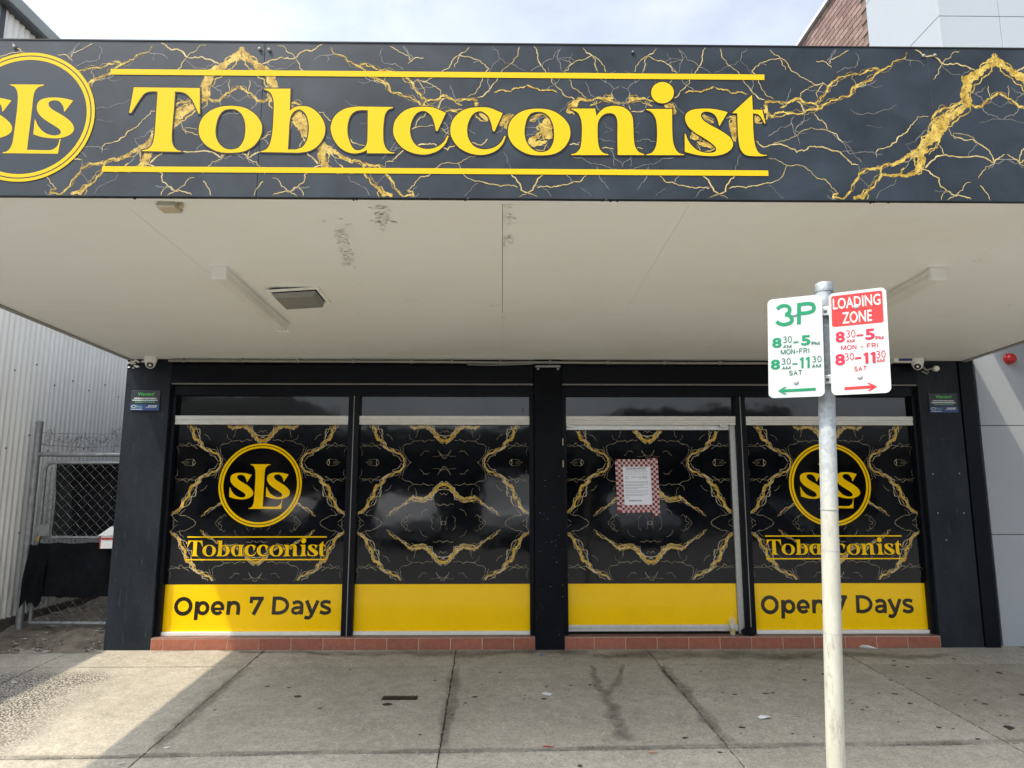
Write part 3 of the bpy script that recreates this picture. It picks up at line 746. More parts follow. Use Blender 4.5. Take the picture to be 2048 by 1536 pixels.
# alley between shed and shop: rough dirt rising a little behind the gate
mb = MB(); nx, ny = 18, 44
def alley_z(y): return gz(y) + (0.004 if y < 0.0 else min(0.10, 0.004 + y * 0.29) + max(0, y - .35) * 0.01)
for j in range(ny + 1):
    for i in range(nx + 1):
        x = -4.93 + (1.24) * i / nx; y = -0.09 + 9.5 * (j / ny) ** 2.2
        jit = 0 if j < 2 else rng.uniform(-.012, .012) + 0.02 * math.sin(x * 9 + y * 3)
        mb.v.append((x, y + (rng.uniform(-.03, .03) if j == 0 else 0), alley_z(y) + jit))
for j in range(ny):
    for i in range(nx): mb.f.append((j * (nx + 1) + i, j * (nx + 1) + i + 1, (j + 1) * (nx + 1) + i + 1, (j + 1) * (nx + 1) + i)); mb.m.append(0)
alley = mb.build('alley_ground', 'dirt', smooth=False); tag(alley, kind='structure')
mb = MB()
for k in range(420):
    x = rng.uniform(-4.9, -3.73); y = -0.05 + 1.6 * rng.random() ** 1.6; s_ = rng.uniform(.005, .017); z = alley_z(y) + 0.006
    a0 = rng.uniform(0, 6); L = rng.choice((1, 1, 3))
    vs = [(x + s_ * L * math.cos(a0 + a) * rng.uniform(.6, 1.2), y + s_ * math.sin(a0 + a), z) for a in (0, 1.6, 3.1, 4.7)] + [(x, y, z + s_ * 0.7)]
    mb.add(vs, [(0, 1, 4), (1, 2, 4), (2, 3, 4), (3, 0, 4)], rng.choice((0, 0, 1, 2)))
tag(mb.build('dirt_litter', ['plinth', 'far_concrete', 'leaf'], alley), kind='stuff')

# ================================================================== THE SHOP
shop = thing('shop_building', 'black tobacconist shop with tiled step and deep cream awning', 'shop', (0.5, 0.3, 0))
XL, XR = -3.72, 4.74
GY = 0.10                       # plane of the glass
mb = MB().box(-3.70, XR - .01, 0.32, 11, -0.1, 3.06)
mb.build('wall', 'black_paint', shop)
mb = MB().box(-3.70, XR - .01, 0.02, 0.32, 2.76, 3.06)
mb.build('parapet', 'black_paint', shop)
# pillars
o = MB().box(-3.725, -3.285, 0.0, 0.30, -0.06, 2.745).build('pillar', 'pillar_paint', shop, bevel=0.006)
tag(o, 'scuffed slate pillar at the alley side of the shop')
mb = MB()
for k in range(16):
    x = -3.71 + rng.random() * 0.17; z = 2.655 + rng.random() * 0.075; s_ = rng.uniform(.012, .03)
    mb.add([(x - s_, -0.004, z), (x, -0.016, z - s_ * .5), (x + s_, -0.005, z), (x, -0.012, z + s_ * .6)], [(0, 1, 2), (0, 2, 3)])
mb.build('chipped_render', 'flake', o)
o = MB().box(0.312, 0.585, -0.03, 0.30, -0.06, 2.745).build('pillar', 'black_paint', shop, bevel=0.006)
b_ = MB().box(0.325, 0.572, -0.050, -0.034, 2.668, 2.684)
for x in (.35, .547): b_.lathe([(0.011, 0), (0.011, 0.02)], (x, -0.058, 2.65), 8, axis='Y')
b_.build('bracket', 'bolt', o)
for k in range(26):
    pass
mb = MB()
for k in range(34):
    x, z = rng.uniform(.32, .58), rng.uniform(.02, 1.6); s_ = rng.uniform(.002, .005)
    mb.add([(x - s_, -.0315, z), (x + s_, -.0315, z), (x + s_ * .3, -.0315, z + s_ * 1.6)], [(0, 1, 2)])
tag(mb.build('paint_chips', 'grey_trim', o), kind='stuff')
o = MB().box(4.165, 4.585, 0.0, 0.30, -0.06, 2.745).build('pillar', 'pillar_paint', shop, bevel=0.006)
mb = MB()
for px, py in ((1865, 948), (1918, 947), (1875, 1026), (1927, 1026), (1892, 1080)):
    p = at(px, py, 0); mb.lathe([(0.007, 0), (0.004, 0.005)], (p.x, -0.006, p.z), 8, axis='Y')
mb.build('screw', 'grey_trim', o)
MB().box(4.592, 4.738, -0.012, 0.30, -0.06, 2.745).build('corner_flashing', 'black_metal', shop, bevel=0.004)
# head frames and shutter housings of the two bays
for x0, x1 in ((-3.285, 0.312), (0.585, 4.165)):
    o = MB().box(x0 + .002, x1 - .002, -0.012, 0.22, 2.508, 2.698).build('shutter_housing', 'black_metal', shop, bevel=0.008)
    MB().box(x0 + .01, x1 - .01, 0.0, 0.03, 2.496, 2.5075).build('shutter_lip_highlight', 'grey_box', o)  # lower lip; its grey paints the highlight along the housing's bottom edge
    MB().box(x0 + .002, x1 - .002, 0.03, 0.22, 2.70, 2.747).build('filler_board', 'black_paint', o)
    MB().box(x0 + .002, x1 - .002, 0.055, 0.20, 2.392, 2.506).build('head_frame', 'black_metal', shop, bevel=0.004)
    MB().box(x0 + .002, x1 - .002, 0.13, 0.25, 0.02, 2.392).build('backing', 'black_void', shop)
for x0, x1 in ((-3.284, -3.238), (-1.533, -1.422), (0.266, 0.311), (0.586, 0.632), (2.328, 2.432), (4.118, 4.164)):
    o = MB().box(x0, x1, 0.045, 0.128, 0.095, 2.391).build('mullion', 'black_metal', shop, bevel=0.004)
    if x1 - x0 > .08: MB().box((x0 + x1) / 2 - .004, (x0 + x1) / 2 + .004, 0.0425, 0.046, 0.097, 2.39).build('seam', 'grey_box', o)
# tiled step
st = MB().box(-3.284, 0.311, -0.0045, 0.12, -0.07, 0.0875).box(0.586, 4.164, -0.0045, 0.12, -0.07, 0.0875).build('tiled_step', 'grout', shop)
tile_me = {}
def tile(x0, x1, lean=0.0):
    key = (round(x1 - x0, 3), round(lean, 3))
    if key not in tile_me:
        w = (x1 - x0) / 2; z0, z1 = -0.05, 0.084
        mb = MB(); mb.add([(-w, 0, z0), (w + lean, 0, z0), (w, 0, z1), (-w, 0, z1), (-w, .012, z0), (w + lean, .012, z0), (w, .012, z1), (-w, .012, z1)],
                          [(0, 1, 2, 3), (4, 7, 6, 5), (0, 4, 5, 1), (1, 5, 6, 2), (2, 6, 7, 3), (3, 7, 4, 0)])
        me = mb.mesh('tile'); me.materials.append(M['terracotta']); tile_me[key] = me
    o = bpy.data.objects.new('tile', tile_me[key]); link(o, st)
    o.location = ((x0 + x1) / 2, -0.008 + rng.uniform(-.0008, .0008), 0)
    bv = o.modifiers.new('bevel', 'BEVEL'); bv.width = 0.002; bv.segments = 1
jl = at(326, 1285, 0).x; g_ = 0.005
xs = [-3.284] + [jl + .2985 * k for k in range(12)]; xs = [x for x in xs if x < 0.29] + [0.311]
for a, b2 in zip(xs, xs[1:]): tile(a + g_ / 2, b2 - g_ / 2)
jr = at(1188, 1285, 0).x
xs = [0.586] + [jr + .2985 * k for k in range(12)]; xs = [x for x in xs if x < 4.13] + [4.164]
for a, b2 in zip(xs, xs[1:]): tile(a + g_ / 2, b2 - g_ / 2)
for x0, x1 in ((-3.284, 0.311), (0.586, 4.164)):
    MB().box(x0, x1, -0.009, 0.11, 0.088, 0.0945).build('step_top', 'terracotta_top', st, bevel=0.003)

# windows: (left, right) of the glass
VW = (680, 720, 2.5609)
qv = [  # quarter of the marble print, read off the second window: zoom pixels, width in zoom pixels
    [(531, 634, 22), (570, 660, 20), (602, 700, 18), (640, 712, 12), (690, 700, 11), (720, 720, 8), (760, 755, 6), (800, 775, 5), (822, 802, 3)],
    [(600, 690, 8), (620, 722, 7), (655, 724, 6), (700, 706, 6)], [(690, 706, 5), (730, 745, 4), (770, 765, 4), (795, 786, 3)],
    [(560, 668, 6), (585, 715, 6), (640, 716, 5)],
    [(737, 525, 10), (742, 545, 9), (765, 572, 9), (800, 590, 9), (840, 602, 12), (862, 640, 15), (890, 690, 16), (920, 742, 15), (950, 775, 13), (975, 795, 8)],
    [(752, 528, 5), (770, 556, 5), (805, 580, 5), (850, 606, 6), (850, 640, 5), (880, 700, 5), (905, 745, 5)],
    [(845, 600, 4), (870, 615, 3), (910, 608, 3), (950, 612, 3), (968, 600, 3)], [(862, 596, 3), (905, 628, 3), (960, 622, 2)],
    [(585, 640, 3), (640, 630, 3), (690, 636, 3), (752, 604, 3)], [(750, 606, 2), (735, 560, 2), (705, 520, 2)], [(690, 636, 2), (715, 670, 2)],
    [(531, 680, 3), (548, 690, 3), (560, 680, 3)], [(531, 736, 4), (555, 746, 3), (585, 740, 3)], [(520, 690, 2), (531, 684, 2)],
    [(800, 640, 2), (836, 672, 2)], [(845, 835, 3), (880, 806, 3), (925, 796, 3), (968, 780, 3)], [(925, 796, 2), (900, 760, 2)],
    [(748, 835, 2), (728, 806, 2), (702, 790, 2), (690, 800, 2)], [(735, 835, 2), (716, 812, 2), (725, 795, 2)],
    [(868, 525, 3), (886, 506, 3), (880, 540, 3), (868, 528, 2)], [(886, 540, 2), (925, 536, 2)], [(900, 525, 2), (938, 525, 2)],
    [(531, 545, 4), (552, 560, 3), (566, 590, 4)], [(531, 556, 2), (595, 556, 2)],
    [(590, 835, 2), (592, 815, 2), (578, 795, 2)], [(531, 826, 3), (545, 832, 3), (540, 845, 2)], [(545, 832, 2), (550, 800, 2)],
    [(650, 800, 2), (640, 775, 2), (612, 765, 2)], [(660, 560, 2), (640, 585, 2), (610, 580, 2)], [(960, 560, 2), (955, 590, 2), (968, 600, 2)],
]
def qpt(x, y):
    p = at(VW[0] + x / VW[2], VW[1] + y / VW[2], GY); return p.x, p.z
QX = qpt(531, 835)[0]; QZ = qpt(531, 835)[1]; QZ2 = qpt(531, 525)[1]; QS = 6.78 / 1340 / VW[2]
def window_veins(parent, x0, x1, z0, z1, seed, skip=()):
    rg = random.Random(seed); thick, thin = MB(), MB(); k = 0; cx = (x0 + x1) / 2
    for path in qv:
        base = []
        for (x, y, w) in path:
            X, Z = qpt(x, y); base.append((X - QX, Z - QZ, w * QS))
        big = max(p[2] for p in path) >= 8
        base = [(X, Z, w * (0.80 if big else 0.38)) for X, Z, w in base]
        strands = [(fractal(base, rg, 0.11, 0.011), big)]
        if big: strands += [(q, False) for q in braid(base, rg, 0.011)]
        strands += [(q, False) for q in cracks(base, rg, 2 if big else 0, .05, .15, .0028)]
        H = QZ2 - QZ
        for sx_, img, (dens, bg_) in [(a, b3, c3) for a in (1, -1) for b3 in range(3) for c3 in strands]:
            if True:
                pts = []
                for (X, Z, w) in dens:
                    Zi = Z if img == 0 else (-Z if img == 1 else 2 * H - Z)
                    pts.append((cx + sx_ * X, QZ + Zi, w))
                k += 1
                ribbon(thick if bg_ else thin, pts, GY - 0.0005 - k * 5e-6, (x0, x1, z0, z1))
    for mb_, nm_, mt_ in ((thick, 'gold_vein', 'window_gold'), (thin, 'hairline_vein', 'window_pale_gold')): tag(mb_.build(nm_, mt_, parent, fix=False), kind='stuff')
def word(parent, x0, x1, z0, z1, Y, mat, edge_mat=None, edge_w=0.0, name='letter', rev=1):
    for i, (ch, cs) in enumerate(WORD):
        q = [[(x0 + (x - WX0) / (WX1 - WX0) * (x1 - x0), z0 + (z - WZ0) / (WZ1 - WZ0) * (z1 - z0)) for x, z in c] for c in cs]
        lb_ = MB()
        for part in ([[c] for c in q] if ch == 'i' else [q]): fill(lb_, part, wallP(Y))
        L = lb_.build(name, mat, parent, fix=False)
        if edge_mat:
            e = []
            hole = {'o': 1, 'b': 1, 'a': 1}.get(ch)
            for j, c in enumerate(q): e.append(grow(c, -edge_w if (hole is not None and j == hole) else edge_w))
            if ch == 'i':
                eb = MB(); [fill(eb, [c], wallP(Y + 0.0006)) for c in e]
            else: eb = fill(MB(), e, wallP(Y + 0.0006 + i * 1e-5))
            eb.build('letter_edge', edge_mat, L if L.parent.type == 'EMPTY' else parent, fix=False)
ER = None
p_r, p_t, p_b = at(191, 222, YF), at(65, 106, YF), at(39, 364, YF)
ER = (p_t.z - p_b.z) / 2; EZ = (p_t.z + p_b.z) / 2; EX = p_r.x - ER
EMB = [('L', glyph('L')), ('S', glyph('S')), ('S', glyph('S', dx=-677))]
def emblem(parent, cx, cz, r, Y, disc_mat, mat):
    s_ = r / ER
    d = disc_mb(MB(), cx, cz, r * 0.995, wallP(Y)).build('emblem_disc', disc_mat, parent, fix=False)
    ring_mb(MB(), cx, cz, r * 0.955, r, wallP(Y - 0.0005)).build('emblem_ring', mat, parent, fix=False)
    ring_mb(MB(), cx, cz, r * 0.885, r * 0.937, wallP(Y - 0.0005)).build('emblem_ring', mat, parent, fix=False)
    for i, (ch, cs) in enumerate(EMB):
        q = [[(cx + (x - EX) * s_, cz + (z - EZ) * s_) for x, z in c] for c in cs]
        fill(MB(), q, wallP(Y - 0.0005 - i * 1e-4)).build('emblem_letter', mat, parent, fix=False)
OZ = (330, 1170, 5.689)
def open7(parent, x0, x1, z0, z1, Y, mat):
    """the words Open 7 Days in round sans letters; box is the span of O..s and baseline..cap height"""
    P = lambda u, v: (x0 + (u - 118) / (1888 - 118) * (x1 - x0), Y, z0 + (333 - v) / (333 - 140) * (z1 - z0))
    W = 42
    letters = {
        'O': [(arc(220, 240, 83, 0, 360, 40, 81), W, False)],
        'p': [([(372, 187), (367, 388)], W, False), (arc(440, 260, 55, 0, 360, 30, 57), W - 2, False)],
        'e': [(arc(606, 260, 57, -2, -322, 32, 58), W - 3, False), ([(560, 268), (680, 268)], W - 12, False)],
        'n': [([(733, 185), (727, 333)], W, False), (curve_pts([(731, 262), (745, 222), (785, 203), (825, 215), (841, 255), (838, 333)]), W - 1, False)],
        '7': [([(965, 157), (1122, 157)], W - 3, False), ([(984, 141), (982, 208)], W - 5, False), ([(1102, 150), (1012, 333)], W + 1, False)],
        'D': [([(1243, 138), (1238, 331)], W, False), (curve_pts([(1250, 157), (1310, 157), (1368, 182), (1394, 234), (1368, 288), (1310, 313), (1250, 313)]), W - 4, False)],
        'a': [(curve_pts([(1452, 212), (1500, 196), (1542, 208), (1556, 245), (1553, 333)]), W - 4, False), (curve_pts([(1550, 258), (1500, 258), (1460, 272), (1456, 302), (1490, 318), (1530, 308), (1553, 285)]), W - 8, False)],
        'y': [([(1607, 180), (1672, 326)], W, False), (curve_pts([(1736, 180), (1676, 318), (1655, 355), (1625, 368), (1590, 358)]), W - 3, False)],
        's': [(curve_pts([(1878, 205), (1830, 193), (1786, 206), (1786, 236), (1828, 256), (1866, 276), (1862, 306), (1815, 318), (1762, 302)]), W - 4, False)],
    }
    for ch, strokes in letters.items():
        mb = MB()
        for j, (pts, w, cl) in enumerate(strokes):
            Pj = (lambda u, v, j=j: (P(u, v)[0], Y - j * 1e-4, P(u, v)[2]))
            stroke(mb, pts, w, Pj)
        mb.build('letter', mat, parent, fix=False)

wins = [('shop_window', -3.238, -1.533, 'window with round gold emblem beside the alley pillar'), ('shop_window', -1.422, 0.266, 'plain marble window without emblem'),
        ('door', 0.632, 2.27, 'glass door with a closure notice taped to it'), ('shop_window', 2.432, 4.118, 'window with round gold emblem behind the sign post')]
ZT, ZY, ZB = 2.103, 0.563, 0.130
for i, (nm, x0, x1, lab) in enumerate(wins):
    zt = ZT if nm != 'door' else 2.055
    zb = ZB if nm != 'door' else 0.182
    w = MB().box(x0, x1, GY, GY + 0.012, ZY + .0005, zt).build(nm, 'window_marble', shop); tag(w, lab)
    MB().box(x0, x1, GY - .001, GY + 0.012, zb, ZY).build('yellow_band', 'window_yellow', w)
    xe = x1 if nm != 'door' else 2.328
    MB().box(x0, xe, GY + 0.004, GY + 0.016, 2.190, 2.392).build('transom_pane', 'transom_glass', w)
    MB().box(x0, xe, 0.048, 0.12, 2.150, 2.1895).box(x0, xe, 0.054, 0.12, 2.124, 2.1485).box(x0, xe, 0.050, 0.12, 2.1035, 2.1225).build('transom_rail', 'white_trim', w, bevel=0.002)
    window_veins(w, x0 + .002, x1 - .002, ZY + .03, zt - .002, 43)
    if nm == 'door':
        MB().box(x0, x1, 0.088, 0.12, 2.056, 2.1025).build('top_rail', 'aluminium', w, bevel=0.002)
        MB().box(x0, x1, 0.080, 0.118, 0.122, 0.1815).build('bottom_rail', 'aluminium', w, bevel=0.004)
        MB().box(x0, x1, 0.076, 0.079, 0.150, 0.1545).build('rail_groove', 'aluminium_dark', w)
        MB().box(2.2705, 2.3275, 0.070, 0.12, 0.10, 2.1025).build('stile', 'aluminium_dark', w, bevel=0.003)
        for cx in (0.675, 2.21):
            c_ = MB().box(cx - .04, cx + .04, 0.055, 0.086, 2.078, 2.104).build('pivot', 'aluminium', w, bevel=0.006)
        for z in (1.93, 1.715):
            MB().box(0.5855, 0.598, -0.012, 0.02, z - .034, z + .034).build('hinge', 'beige_plastic', w, bevel=0.003)
    else:
        MB().box(x0, x1, 0.072, 0.115, 0.096, 0.1295).build('sill', 'white_trim', w, bevel=0.003)
    if i in (0, 3):
        px = (437, 604, 887, 1054) if i == 0 else (1577, 1742, 887, 1052)
        a, c = at(px[0], (px[2] + px[3]) / 2, GY), at(px[1], (px[2] + px[3]) / 2, GY)
        t_, b_ = at((px[0] + px[1]) / 2, px[2], GY), at((px[0] + px[1]) / 2, px[3], GY)
        emblem(w, (a.x + c.x) / 2, (t_.z + b_.z) / 2, ((c.x - a.x) + (t_.z - b_.z)) / 4, GY - 0.0032, 'window_emblem_black', 'window_yellow')
        wp = ((376, 1081), (651, 1112), (375, 1074), (652, 1119)) if i == 0 else ((1532, 1079), (1804, 1109), (1530, 1072), (1806, 1117))
        a, c = at(*wp[0], GY), at(*wp[1], GY)
        r1, r2 = at(*wp[2], GY), at(*wp[3], GY)
        for z in (r1.z, r2.z):
            MB().quad((r1.x, GY - .004, z - .006), (r2.x, GY - .004, z - .006), (r2.x, GY - .004, z + .006), (r1.x, GY - .004, z + .006)).build('rule', 'window_yellow', w, fix=False)
        word(w, a.x, c.x, c.z, a.z, GY - 0.0045, 'window_yellow', 'window_emblem_black', 0.006)
        op = ((350, 1194), (662, 1229)) if i == 0 else ((1521, 1191), (1828, 1226))
        a, c = at(*op[0], GY), at(*op[1], GY)
        open7(w, a.x, c.x, c.z, a.z, GY - 0.0025, 'black_vinyl')
p = at(1046, 820, GY)
mb = MB(); text_mb(mb, '2', p.x - .014, p.x + .014, p.z - .02, p.z + .02, wallP(GY + 0.003)); mb.build('unit_number', 'ink', [o for o in shop.children if o.name.startswith('shop_window')][1], fix=False)

# ------------------------------------------------------------------ awning
AX0, AX1, AY0 = -3.72, 4.672, -3.49
aw = MB()
aw.prism([(AX0, AY0, zs(AY0) + .016), (AX0, 0.02, zs(0.02) + .016), (AX0, 0.02, 3.02), (AX0, AY0, 3.10)], (AX1 - AX0, 0, 0))
awn = aw.build('awning', 'grey_box', shop); tag(awn, 'deep cream-lined awning over the footpath')
xe = [AX0 + .03, -1.885, -0.003, 0.93, 1.90, 2.84, AX1 - .03]; ye = [AY0 + .045, -1.575, 0.02]
for i in range(len(xe) - 1):
    for j in range(2):
        gx0 = (0.0016 if j == 0 else 0.0004) if i in (1, 2) else 0.0005; gx1 = (0.0016 if j == 0 else 0.0004) if i + 1 in (1, 2) else 0.0005
        a, b2, c, d = xe[i] + gx0, xe[i + 1] - gx1, ye[j] + (.0009 if j else 0), ye[j + 1] - (.0009 if not j else 0)
        dz = rng.uniform(-.001, .001)
        q = [(a, c, zs(c) + dz), (b2, c, zs(c) + dz), (b2, d, zs(d) + dz), (a, d, zs(d) + dz)]
        MB().prism(q, (0, 0, 0.010)).build('soffit_sheet', 'soffit_paint', awn)
# edge trims
for x, w_ in ((AX0 - .012, .04), (AX1 - .028, .04)):
    MB().prism([(x, AY0, zs(AY0) - .012), (x, 0.015, zs(.015) - .012), (x, .015, zs(0) + .20), (x, AY0, zs(AY0) + .16)], (w_, 0, 0)).build('edge_trim', 'grey_trim', awn)
MB().prism([(AX0 - .02, AY0, zs(AY0) + .02), (AX0 - .02, 0.0, zs(0) + .02), (AX0 - .02, 0.0, zs(0) + .06), (AX0 - .02, AY0, zs(AY0) + .06)], (.007, 0, 0)).build('drip_flashing', 'shed_dark', awn)
MB().box(AX0, AX1, AY0 - .004, AY0 + .042, zs(AY0) - .012, zs(AY0) + .03).build('front_trim', 'soffit_paint', awn, bevel=0.003)
# rust nibbles where the sign meets the trim
mb = MB()
for px in (205, 265, 340, 705, 712, 860, 930, 936, 1205, 1213, 1222, 1236, 1745, 1750, 1780):
    p = at(px, 402, AY0 - .03); s_ = rng.uniform(.004, .009)
    mb.lathe([(s_, 0), (s_ * .6, .008)], (p.x, AY0 - .03 + rng.uniform(0, .02), zs(AY0) - .020), 7)
mb.build('rust_spot', 'grime', awn)
# blistered paint: small curled flakes hanging from the soffit
def flakes(cx, cy, rx, ry, n_, seed, smax=.02):
    rg = random.Random(seed); mb = MB()
    for k in range(n_):
        p = on_soffit(cx + rx * rg.gauss(0, .45), cy + ry * rg.gauss(0, .45)); s_ = rg.uniform(.004, smax); a0 = rg.uniform(0, 6.28)
        u = Vector((math.cos(a0), math.sin(a0), 0)); v = Vector((-u.y, u.x, 0)); z0 = p.z - .0025
        h = s_ * rg.uniform(.2, .5)
        q = [p + u * s_ * rg.uniform(.6, 1) - Vector((0, 0, .003)), p + v * s_ * rg.uniform(.5, .9) - Vector((0, 0, .003)), p - u * s_ * rg.uniform(.6, 1) - Vector((0, 0, h)), p - v * s_ * rg.uniform(.5, .9) - Vector((0, 0, h * .6))]
        mb.add(q, [(0, 1, 2), (0, 2, 3)], 0)
        if rg.random() < .55:
            p2 = p + Vector((rg.uniform(-.012, .012), rg.uniform(-.012, .012), -.0022)); r_ = s_ * .7
            mb.add([p2 + Vector((r_ * math.cos(a) * rg.uniform(.6, 1.3), r_ * math.sin(a), 0)) for a in (0, 1.2, 2.5, 3.8, 5)], [(0, 1, 2, 3, 4)], 1)
    return mb
for args in ((764, 432, 17, 26, 90, 11, .022), (684, 470, 15, 26, 80, 12, .018), (697, 515, 14, 22, 70, 13, .016), (1016, 436, 7, 12, 34, 14, .02), (1017, 482, 9, 13, 50, 15, .02), (1015, 412, 7, 5, 14, 16, .015), (990, 610, 14, 5, 16, 17, .014), (1005, 634, 5, 4, 10, 18, .014),
             (717, 570, 14, 4, 10, 19, .01), (822, 598, 20, 4, 14, 20, .012), (1187, 595, 22, 4, 14, 21, .012), (719, 628, 5, 4, 8, 22, .012), (1106, 628, 12, 3, 8, 23, .01), (648, 450, 10, 12, 8, 24, .008), (1895, 630, 24, 3, 14, 25, .012), (1955, 522, 12, 4, 10, 26, .012), (2020, 610, 10, 3, 8, 27, .01)):
    tag(flakes(*args).build('peeling_paint', ['flake', 'bare_patch'], awn, fix=False), kind='stuff')

